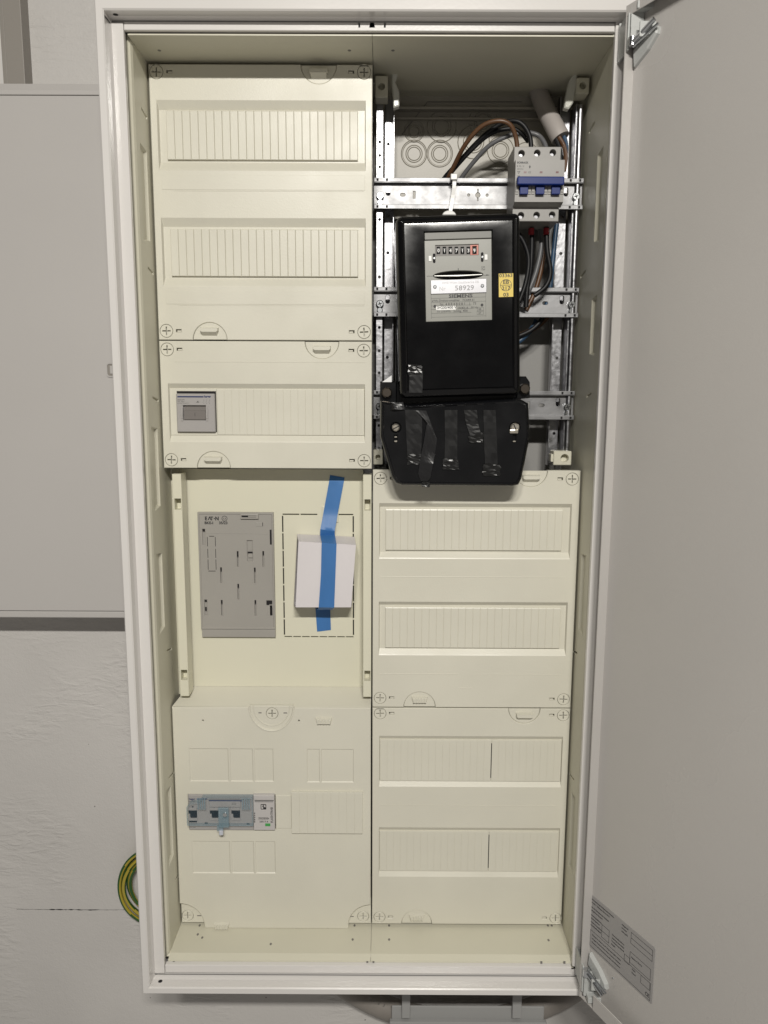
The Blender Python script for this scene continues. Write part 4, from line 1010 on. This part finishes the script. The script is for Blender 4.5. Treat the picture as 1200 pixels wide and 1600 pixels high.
for px_, lb in ((831, 'red ferrule under the middle pole of the breaker'), (854.5, 'red ferrule under the right pole of the breaker')):
    x_, z_ = W(px_, 362, 24); t = B(); tube(t, [(x_, 28, z_+4.5), (x_, 28, z_-2.5)], 3.4, 14, 1); tag(obj('ferrule', t, RED, smooth=True), lb, 'ferrule', 'red ferrules below the breaker')
ct = thing('cable_tie', 'pale nylon cable tie hanging over the top rail above the meter', 'cable tie', (*W(705, 300, 38)[:1], 38, 900))
t = B(); A1 = [(*W(706, 273, 40)[:1], 40, W(706, 273, 40)[1]), (*W(710, 284, 37)[:1], 37, W(710, 284, 37)[1]), (*W(707, 310, 37)[:1], 37, W(707, 310, 37)[1]), (*W(703, 335, 36)[:1], 36, W(703, 335, 36)[1])]
ribbon(t, A1, 4.2, 1.1, 5); obj('tie_strap', t, TIE, ct)
t = B(); x_, z_ = W(709, 277, 40); box(t, x_-4, x_+4, 35, 41, z_-4, z_+3, .8); obj('tie_head', t, TIE, ct)

# ================================================================== ELECTRICITY METER
YM = -50.0; MC = (95.8, 784.0); MA = math.radians(1.85); mc, ms = math.cos(MA), math.sin(MA)
def mmap(u, d, v): return (MC[0]+u*mc-v*ms, d, MC[1]+u*ms+v*mc)
def ml(px_, py_, Y=YM):
    x_, z_ = W(px_, py_, Y); x_ -= MC[0]; z_ -= MC[1]; return (x_*mc+z_*ms, -x_*ms+z_*mc)
def mp(a, b, Y=YM): return ml(650+a*.14167, 350+b*.14167, Y)
def mr(a, b, c, d, Y=YM):
    p0 = mp(a, b, Y); p1 = mp(c, d, Y); return (min(p0[0], p1[0]), max(p0[0], p1[0]), min(p0[1], p1[1]), max(p0[1], p1[1]))
me_ = thing('electricity_meter', 'old black three-phase electricity meter with a counter, hung slightly tilted', 'electricity meter', (96, YR, 590))
w_ = [mp(95, 82), mp(843, 68), mp(843, 1052), mp(105, 1082)]
wx0, wx1, wz0, wz1 = (w_[0][0]+w_[3][0])/2, (w_[1][0]+w_[2][0])/2, (w_[2][1]+w_[3][1])/2, (w_[0][1]+w_[1][1])/2
HW, HH = 67.6, 97.5
t = B(); o0 = rrect(-HW, HW, -HH, HH, 7)
lp_ = [(off(o0, -9.5), YM), (off(o0, -5.5), YM+.4), (off(o0, -2.6), YM+2), (off(o0, -.8), YM+5), (o0, YM+10), (off(o0, .6), YM+60), (off(o0, .6), YR-4)]
cap(t, [lp_[0][0], off(rect(wx0, wx1, wz0, wz1), .6)], YM)
for (a, ya), (b, yb) in zip(lp_, lp_[1:]): ring(t, a, ya, b, yb)
ring(t, off(rect(wx0, wx1, wz0, wz1), .6), YM, rect(wx0, wx1, wz0, wz1), YM+.8); ring(t, rect(wx0, wx1, wz0, wz1), YM+.8, off(rect(wx0, wx1, wz0, wz1), -.8), YM+5)
# thin raised bead around the front
bd0 = off(o0, -8); 
ring(t, off(o0, -7.2), YM-.0, bd0, YM-.7); ring(t, bd0, YM-.7, off(o0, -9.0), YM+.02)
obj('meter_housing', t, BLACKB, me_, xf=mmap, smooth=True)
YP = YM+3.5
cs = mr(213, 235, 690, 340, YP)
t = B(); ey0, ey1 = mp(190, 575, YP), mp(742, 562, YP); ecx, ecz = (ey0[0]+ey1[0])/2, (ey0[1]+ey1[1])/2+.4; ea = (ey1[0]-ey0[0])/2; eb = (mp(460, 508, YP)[1]-mp(460, 610, YP)[1])/2
ell = [(ecx+ea*math.cos(a)*1.0, ecz+eb*math.sin(a)*(1 if True else 1)) for a in [2*math.pi*i/40 for i in range(40)]]
plate(t, rect(wx0-.5, wx1+.5, wz0-.5, wz1+.5), YP, 1, [(ell, 7, 0, False), (rect(*cs), 1.5, 0, False)], ch=0)
pl_ = obj('dial_plate', t, PLATEG, me_, xf=mmap)
t = B(); hb = mr(98, 70, 840, 128, YP); box(t, wx0+.5, wx1-.5, YP-2.2, YP-.1, wz1-8, wz1-.8, .3); obj('plate_header', t, mat('header_grey', (.14, .14, .125), .4), me_, xf=mmap)
t = B(); cap(t, [[(p_[0], p_[1]) for p_ in off(ell, 1)]], YP+6.8); obj('disc_well', t, DARKHOLE, me_, xf=mmap)
t = B(); slab(t, [(ecx-ea*.96, ecz-.2), (ecx, ecz-1.0), (ecx+ea*.96, ecz-.2), (ecx+ea*.96, ecz+.6), (ecx, ecz+.4), (ecx-ea*.96, ecz+.6)], YP+1.2, 3, ch=.1); obj('rotor_disc', t, mat('rotor_metal', (.55, .55, .52), .35, metal=.8), me_, xf=mmap)
# counter
t = B(); box(t, cs[0], cs[1], YP+1.4, YP+2, cs[2], cs[3]); obj('counter_back', t, GREYD, me_, xf=mmap)
t = B(); drums = [mr(228+i*66, 248, 268+i*66, 330, YP) for i in range(7)]
for d_ in drums: 
    n_ = 7
    for k in range(n_):
        a0, a1 = math.pi*k/n_-math.pi/2, math.pi*(k+1)/n_-math.pi/2; zc_ = (d_[2]+d_[3])/2; R_ = (d_[3]-d_[2])/2
        bb = bmesh.new(); v = [bb.verts.new(q_) for q_ in ((d_[0], YP+1.4-1.6*math.cos(a0), zc_+R_*math.sin(a0)), (d_[1], YP+1.4-1.6*math.cos(a0), zc_+R_*math.sin(a0)), (d_[1], YP+1.4-1.6*math.cos(a1), zc_+R_*math.sin(a1)), (d_[0], YP+1.4-1.6*math.cos(a1), zc_+R_*math.sin(a1)))]; bb.faces.new(v); merge(t, bb)
pieces('counter_drum', t, BLACKC, me_, xf=mmap)
t = B()
for d_, ch_ in zip(drums, '0147139'):
    words(t, ch_, (d_[0]+d_[1])/2, (d_[2]+d_[3])/2-2.2, 3.6, YP-.25, align='CENTER', fat=.10); line(t, d_[0]+.6, d_[1]-.6, d_[2]+.3, d_[2]+.9, YP+.9)
obj('counter_digits', t, INKW, me_, xf=mmap)
t = B(); rx = mr(598, 232, 688, 340, YP); rd = drums[-1]; plate(t, rect(*rx), YP-.4, .6, [(rect(rd[0]-.2, rd[1]+.5, rd[2]-.2, rd[3]+.2), .6, 0, False)], ch=0); obj('red_decimal_frame', t, REDP, me_, xf=mmap)
# bright number plate
sp = mr(162, 622, 776, 756, YP)
t = B(); slab(t, rect(*sp), YP-1.4, .6, ch=.2); sn = obj('serial_plate', t, ALU, me_, xf=mmap)
t = B(); words(t, 'SWE Wien Stadtwerke EB', sp[0]+12, sp[3]-4.3, 2.4, YP-1.45, sx=1.1); words(t, 'Nr', sp[0]+9, sp[2]+3.2, 4.2, YP-1.45); obj('lettering', t, mat('faint_ink', (.50, .50, .50), .4), sn, xf=mmap)
t = B(); words(t, '58929', sp[0]+26, sp[2]+3.0, 5.2, YP-1.45, sx=1.15, fat=.0); obj('serial_number', t, mat('mid_ink', (.22, .22, .22), .4), sn, xf=mmap)
t = B()
for u, v in ((208, 695), (730, 684)): x_, z_ = mp(u, v, YP); cyl(t, x_, z_, 1.9, YP-2.6, YP-1.3, 14, .6)
pieces('rivet', t, CHROME, me_, xf=mmap, smooth=True)
# rating plate lettering
t = B(); lw = .22
fx = mr(165, 765, 772, 1028, YP)
line(t, fx[0], fx[0]+lw, fx[2], fx[3], YP); line(t, fx[1]-lw, fx[1], fx[2], fx[3], YP); 
for v in (765, 822, 868, 905 if False else 905, 945, 988, 1030):
    z_ = mp(165, v+0, YP)[1]; line(t, fx[0], fx[1]-(16 if v in (905, 945, 988) else 0), z_-.1, z_+.12, YP)
def mw(s, u, v, h, fat=.02, sx=1.0): x_, z_ = mp(u, v, YP); words(t, s, x_, z_, h, YP, fat=fat, sx=sx)
mw('SIEMENS', 362, 814, 3.5, .16, 1.4)
mw('kWh-Drehstromzähler   7CA44 61', 175, 860, 2.3, .03, 1.0); mw('Nr. 4 8 8 4 8 0 8 1    |   73', 262, 900, 2.6, .02, 1.0)
mw('10(40) A   50 Hz', 458, 938, 2.3, .02, 1.0); mw('75 U/kWh   Schltg. 400', 228, 978, 2.4, .02, 1.05)
for r_ in ((675, 918, 745, 958), (672, 962, 745, 998), (722, 468, 760, 508)):
    a, b, c, d = mr(*r_, YP); line(t, a, b, c, c+lw, YP); line(t, a, b, d-lw, d, YP); line(t, a, a+lw, c, d, YP); line(t, b-lw, b, c, d, YP)
mw('EB', 690, 950, 2.0); mw('07', 690, 992, 2.0); mw('C', 730, 502, 2.6)
for u0, u1 in ((118, 190), (742, 810)): a, b, c, d = mr(u0, 573-(u0 > 400)*10, u1, 577-(u0 > 400)*10, YP); line(t, a, b, (c+d)/2-.2, (c+d)/2+.2, YP)
x_, z_ = mp(805, 562, YP); slab(t, [(x_-3, z_-.7), (x_, z_), (x_-3, z_+.7)], YP-.1, .1, ch=0)
a, b, c, d = mr(462, 488, 470, 512, YP); line(t, a, b, c, d, YP)
for u, v in ((208, 908), (728, 893)): x_, z_ = mp(u, v, YP); slab(t, circ(x_, z_, 1.5, 14), YP-.5, .5, ch=.3)
obj('lettering', t, INK, pl_, xf=mmap)
t = B(); a, b, c, d = mr(220, 908, 442, 945, YP); slab(t, rrect(a, b, c, d, 1), YP-.25, .2, ch=0)
for u, v, w2 in ((155, 382, 24), (772, 366, 24)): x_, z_ = mp(u, v, YP); box(t, x_-1.6, x_+1.6, YP-.8, YP-.2, z_-2.9, z_+2.9, .3)
pieces('white_patch', t, mat('white_patch', (.78, .78, .76), .35), pl_, xf=mmap)
t = B(); mw('3×230/400 V', 232, 938, 2.8, .06, 1.02)
for v in t.verts: v.co.y -= .3
obj('lettering', t, INK, pl_, xf=mmap)
t = B()
for u, v in ((200, 378), (730, 365)): x_, z_ = mp(u, v, YP); slab(t, rrect(x_-1.4, x_+1.4, z_-5, z_+5, 1.3), YP-.3, .4, ch=0)
pieces('adjust_slot', t, DARKHOLE, pl_, xf=mmap)
t = B()
for u, v in ((200, 378), (730, 365)): x_, z_ = mp(u, v, YP); cyl(t, x_, z_, 1.5, YP-1.6, YP-.4, 12, .5)
pieces('adjust_screw', t, CHROME, pl_, xf=mmap, smooth=True)
# glass over the dial
# yellow sticker
yx = mr(912, 548, 1072, 802)
t = B(); slab(t, rect(*yx), YM-.35, .3, ch=0); ys_ = obj('inspection_sticker', t, YEL, me_, xf=mmap)
t = B(); cx_, cz_ = mp(992, 675); YY = YM-.4
rr = (yx[1]-yx[0])*.40; ring(t, circ(cx_, cz_, rr, 30), YY, circ(cx_, cz_, rr-.5, 30), YY); line(t, cx_-rr, cx_+rr, cz_-.25, cz_+.25, YY)
words(t, '03363', cx_, cz_+rr+2.2, 3.6, YY, 'CENTER', fat=.08, sx=1.15); words(t, 'EB', cx_, cz_+1.4, 4.0, YY, 'CENTER', fat=.10, sx=1.1)
words(t, '217', cx_, cz_-5.2, 4.0, YY, 'CENTER', fat=.10, sx=1.1); words(t, '03', cx_, cz_-rr-5.6, 3.8, YY, 'CENTER', fat=.12, sx=1.15)
obj('lettering', t, INK, ys_, xf=mmap)
# hanging eye
t = B(); x_, z_ = W(702, 333, -20); slab(t, [(x_+7.5*math.cos(math.pi*i/12), z_-2+5*math.sin(math.pi*i/12)) for i in range(13)], -20, 5, ch=.8); obj('hanging_eye', t, mat('white_nylon', (.7, .7, .68), .4), me_)
# base behind the housing with side lugs
t = B(); YL_ = -18
for pts in (((594, 596), (620, 596), (620, 632), (593.5, 636)), ((812, 588), (822, 588), (828, 597), (828, 622), (806, 624))):
    slab(t, [W(*p_, YL_) for p_ in pts][::-1], YL_, 40, ch=1.2)
box(t, *R4(619, 345, 640, 600, 20)[:2], 10, YR-2, 700, 872, 1); box(t, 15, 172, -10, YR-3, 665, 700, 1)
obj('meter_base', t, BLACKC, me_)
t = B()
for px_, py_ in ((604.5, 613.5), (820, 607.5)): x_, z_ = W(px_, py_, YL_-6); plate(t, circ(x_, z_, 6.2, 8, .3), YL_-8, 9, ch=1.2)
pieces('seal_bolt', t, mat('bronze_bolt', (.10, .085, .07), .3, metal=.9), me_)
t = B(); slab(t, [W(*p_, YL_-1) for p_ in ((597, 597), (612, 597), (612, 586.5))], YL_-1, .6, ch=0); obj('paper_seal', t, mat('white_paper', (.75, .75, .75), .5), me_)
# terminal cover
YC = -45.0
cp_ = [(594, 626), (593.5, 682), (612, 745), (618, 755), (628, 759), (801, 760.5), (811, 758), (816, 748), (829, 682), (826.5, 630), (812, 622), (640, 632)]
co = [W(*p_, YC) for p_ in cp_]
t = B(); co = co if sum(co[i][0]*co[(i+1) % len(co)][1]-co[(i+1) % len(co)][0]*co[i][1] for i in range(len(co))) > 0 else co[::-1]
scr = [W(618.5, 668, YC), W(804.5, 668, YC)]
hs = [(circ(*s_, 6.2, 20), 3, 1, True) for s_ in scr]+[(rect(s_[0]-2, s_[0]+2, s_[1]-17, s_[1]-8), 4, 0, True) for s_ in scr]
inner = off(co, -4.6); cap(t, [inner]+[off(h[0], .3) for h in hs], YC)
for h in hs:
    ring(t, off(h[0], .3), YC, h[0], YC+.3); i2 = off(h[0], -h[2]) if h[2] else h[0]; ring(t, h[0], YC+.3, i2, YC+h[1]); cap(t, [i2], YC+h[1])
for (a, ya), (b, yb) in zip([(inner, YC), (off(co, -3.6), YC-.9), (off(co, -1.6), YC+.2), (off(co, -.4), YC+2.6), (co, YC+7)], [(off(co, -3.6), YC-.9), (off(co, -1.6), YC+.2), (off(co, -.4), YC+2.6), (co, YC+7), (co, -1.5)]): ring(t, a, ya, b, yb)
tc_ = obj('terminal_cover', t, BLACKC, me_, smooth=True)
t = B()
for s_ in scr: cyl(t, s_[0], s_[1], 4.2 if s_ is scr[0] else 5.2, YC-2.0, YC+2, 18, 1.2)
box(t, scr[1][0]-6.2, scr[1][0]+3.6, YC-3, YC-.6, scr[1][1]-6.6, scr[1][1]-2, .9)
pieces('cover_screw', t, BRASS, tc_, smooth=True)
t = B()
for s_, a in zip(scr, (.5, 2.0)): tube(t, [(s_[0]-4*math.cos(a), YC-2.1, s_[1]-4*math.sin(a)), (s_[0]+4*math.cos(a), YC-2.1, s_[1]+4*math.sin(a))], .55, 5, 1)
pieces('screw_slot', t, DARKHOLE, tc_)
t = B()
for s_ in scr: box(t, s_[0]-1.6, s_[0]+1.6, YC+.5, YC+1.5, s_[1]-16.4, s_[1]-15, .2)
box(t, scr[0][0]-1.4, scr[0][0]+1.4, YC+.5, YC+1.5, scr[0][1]-11.4, scr[0][1]-10.2, .2); pieces('slot_glint', t, BRASS, tc_)
t = B(); a = W(652, 674.5, YC); b = W(752, 673.5, YC); line(t, a[0], b[0], a[1]-.15, a[1]+.15, YC, .12); obj('moulding_line', t, BLACKB, tc_)
# black tape strips
def tz(px_, py_, Y): x_, z_ = W(620+px_*.18333, 560+py_*.18333, Y); return (x_, Y, z_)
def tape(label, L, R_, m=TAPEK, crumple=None, cr=5):
    r_ = thing('insulating_tape', label, 'tape', tuple(Vector(L[0])), 'black tape strips on the meter')
    t = B(); strip(t, L, R_, 5, .25); obj('tape_strip', t, m, r_, smooth=False)
    if crumple:
        t = B(); c = Vector(crumple)
        n1 = [[None]*8 for _ in range(6)]
        for i in range(6):
            for j in range(8):
                n1[i][j] = t.verts.new(c+Vector(((i-2.5)*cr*.36+random.uniform(-.9, .9), -random.uniform(.1, .8), (3.5-j)*cr*.18+random.uniform(-.9, .9))))
        for i in range(5):
            for j in range(7): t.faces.new((n1[i][j], n1[i+1][j], n1[i+1][j+1])); t.faces.new((n1[i][j], n1[i+1][j+1], n1[i][j+1]))
        ex = bmesh.ops.solidify(t, geom=t.faces[:], thickness=.25); obj('tape_end', t, TAPEG, r_)
Yt = YC-1.4
tape('wide flat tape strip at the left of the terminal cover', [tz(70, 440, Yt), tz(80, 640, Yt), tz(92, 860, Yt)], [tz(215, 440, Yt), tz(216, 640, Yt), tz(204, 850, Yt)], crumple=tz(148, 862, Yt), cr=9)
tape('twisted shiny tape strip on the left half of the terminal cover, passing its lower edge', [tz(160, 445, Yt-1), tz(258, 545, Yt-3), tz(228, 720, Yt-5), tz(196, 880, Yt-3), tz(182, 985, Yt-1.6), tz(205, 1045, Yt)], [tz(250, 445, Yt-1), tz(342, 690, Yt-1.5), tz(325, 820, Yt-2), tz(308, 900, Yt-6), tz(286, 1020, Yt-3), tz(262, 1045, Yt)], m=mat('sheen_tape', (.008, .008, .009), .33, bump=.5, bscale=60), crumple=tz(248, 1070, Yt), cr=5)
tape('straight tape strip in the middle of the terminal cover', [tz(408, 440, Yt), tz(410, 700, Yt), tz(405, 930, Yt)], [tz(516, 440, Yt), tz(516, 700, Yt), tz(514, 930, Yt)], crumple=tz(460, 900, Yt), cr=10)
tape('short curved tape strip ending in a shiny crumple, right of the middle', [tz(572, 440, Yt), tz(590, 560, Yt), tz(628, 665, Yt-1)], [tz(682, 440, Yt), tz(694, 560, Yt), tz(716, 640, Yt-1)], crumple=tz(675, 672, Yt), cr=9)
tape('long tape strip at the right of the terminal cover', [tz(738, 440, Yt), tz(742, 700, Yt), tz(756, 960, Yt)], [tz(842, 440, Yt), tz(852, 700, Yt), tz(862, 960, Yt)], crumple=tz(808, 950, Yt), cr=11)
tape('short tape strip stuck on the lower left of the meter housing', [tz(108, 120, YM-.8), tz(104, 292, YM-.8)], [tz(222, 105, YM-.8), tz(218, 292, YM-.8)], crumple=tz(155, 95, YM-.8), cr=8)
tape('loose end of tape sticking out left of the meter above the terminal cover', [(*W(600, 634, -40)[:1], -40, W(600, 634, -40)[1]), (*W(614, 630, -46)[:1], -46, W(614, 630, -46)[1]), (*W(630, 628, -47)[:1], -47, W(630, 628, -47)[1])], [(*W(604, 643, -40)[:1], -40, W(604, 643, -40)[1]), (*W(616, 640, -50)[:1], -50, W(616, 640, -50)[1]), (*W(632, 640, -47)[:1], -47, W(632, 640, -47)[1])], m=MATS['sheen_tape'])

# ================================================================== NEIGHBOURING CABINET, DUCT, EARTH WIRE, CONDUIT
YN = 60.0
nb_ = thing('flush_cabinet', 'closed flat grey-white cabinet at the left edge, beside the open one', 'cabinet', (-600, YW, 396))
xr = -300
t = B(); zA, zB_ = W(150, 148, YN)[1], W(190, 955, YN)[1]
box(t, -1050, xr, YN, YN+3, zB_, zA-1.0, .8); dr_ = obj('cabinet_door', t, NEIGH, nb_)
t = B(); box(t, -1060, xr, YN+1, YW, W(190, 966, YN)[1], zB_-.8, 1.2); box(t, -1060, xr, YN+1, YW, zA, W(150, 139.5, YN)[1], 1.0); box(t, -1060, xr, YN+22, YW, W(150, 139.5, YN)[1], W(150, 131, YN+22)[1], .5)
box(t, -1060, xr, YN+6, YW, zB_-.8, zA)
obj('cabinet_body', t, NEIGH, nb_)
t = B(); x_, z_ = W(174, 578, YN); ring(t, rrect(x_-6, x_+8, z_-9, z_+9, 4), YN-1.4, rrect(x_-4.6, x_+8, z_-7.4, z_+7.4, 3), YN-1.4); box(t, x_-1.5, x_+6, YN-1.5, YN+.2, z_-5, z_+5, 1); obj('latch', t, NEIGH, dr_)
t = B(); slab(t, rrect(x_-5, x_+8, z_-8, z_+8, 4), YN-.25, .3, ch=0); obj('latch_recess', t, DUCT, dr_)
du = thing('cable_duct', 'grey vertical cable duct on the wall above the closed cabinet', 'cable duct', (-460, YW, 1045))
xd = W(35, 60, 98)[0]; xs_ = W(6, 60, 98)[0]
t = B(); box(t, xs_+.8, xd, 98, YW, 1046, 1500, .8); obj('duct_cover', t, DUCT, du)
t = B(); box(t, xs_-5, xs_+.4, 100, YW, 1046, 1500, .6); obj('duct_base', t, DUCT, du)
t = B(); box(t, xs_-90, xs_-5.6, 104, YW, 1046, 1500, .6); obj('duct_side', t, WHITE, du)
# earth wire coil
t = B(); cx_, cz_ = W(252, 1386, 108)
for k in range(5):
    R_ = 60.5-k*4.3+random.uniform(-.6, .6); ox_, oz_ = random.uniform(-1.2, 1.2), random.uniform(-2.5, 2.5)+k*.8; P_ = []
    yk = 104+(k % 2)*5
    for i in range(33):
        a = 2*math.pi*i/32; P_.append((cx_+ox_+R_*math.cos(a), yk+1.5*math.sin(3*a+k), cz_+oz_+R_*1.03*math.sin(a)))
    tube(t, P_, 2.8, 12, 3, mi=lambda i, j, k=k: 1 if ((j+int(i*.05)+k*2) % 6) < 3 else 0, caps=False)
tag(obj('earth_wire', t, [GRN, GYL], smooth=True), 'coiled green and yellow earth wire hanging behind the cabinet at the lower left', 'wire')
# conduit loop and clamp below the cabinet
cl_ = tag(bpy.data.objects.new('conduit', None), 'thick taupe conduit bent in a wide loop below the cabinet', 'conduit'); sc.collection.objects.link(cl_); WORLD[cl_.name] = Vector((130, 95, -100)); cl_.location = WORLD[cl_.name]*MM
YQ = 95
c0 = W(722, 1266, YQ); Rm = (W(722+346, 1266, YQ)[0]-c0[0])-17
t = B(); P_ = []
for i in range(41):
    a = math.radians(25+130*i/40); x_, z_ = W(722+325*math.cos(a), 1272+325*math.sin(a), YQ); P_.append((x_, YQ, z_))
tube(t, P_, 16.5, 24, 1); obj('conduit_pipe', t, PIPE, cl_, smooth=True)
t = B()
for i, ch_ in enumerate('0123 . 45 m'):
    a = math.radians(117-i*1.5); x_, z_ = W(722+325*math.cos(a), 1272+325*math.sin(a), YQ-17); words(t, ch_, x_, z_, 4.5, YQ-16.9, rot=math.pi/2-a, fat=.05)
obj('printed_marking', t, GREYD, cl_)
cpz = thing('clamp_tray', 'grey plastic tray with two straps under the cabinet bottom edge', 'clamp tray', (150, YW, -215))
a, b, c, d = R4(612, 1572, 850, 1592, 72)
t = B(); box(t, a, b, 71, 74, c-40, d, 1.2); box(t, a-3, b+3, 64, 72, c-45, c+1, 1.5); box(t, a, b, 71, 118, c-44, c-40, 1); obj('tray_body', t, TRAYG, cpz)
for px0, px1 in ((628, 641), (801, 815)):
    e, f_, g, h = R4(px0, 1540, px1, 1590, 64); t = B(); box(t, e, f_, 62, 70.5, g, h+22, 1.0); obj('strap', t, TRAYG, cpz)
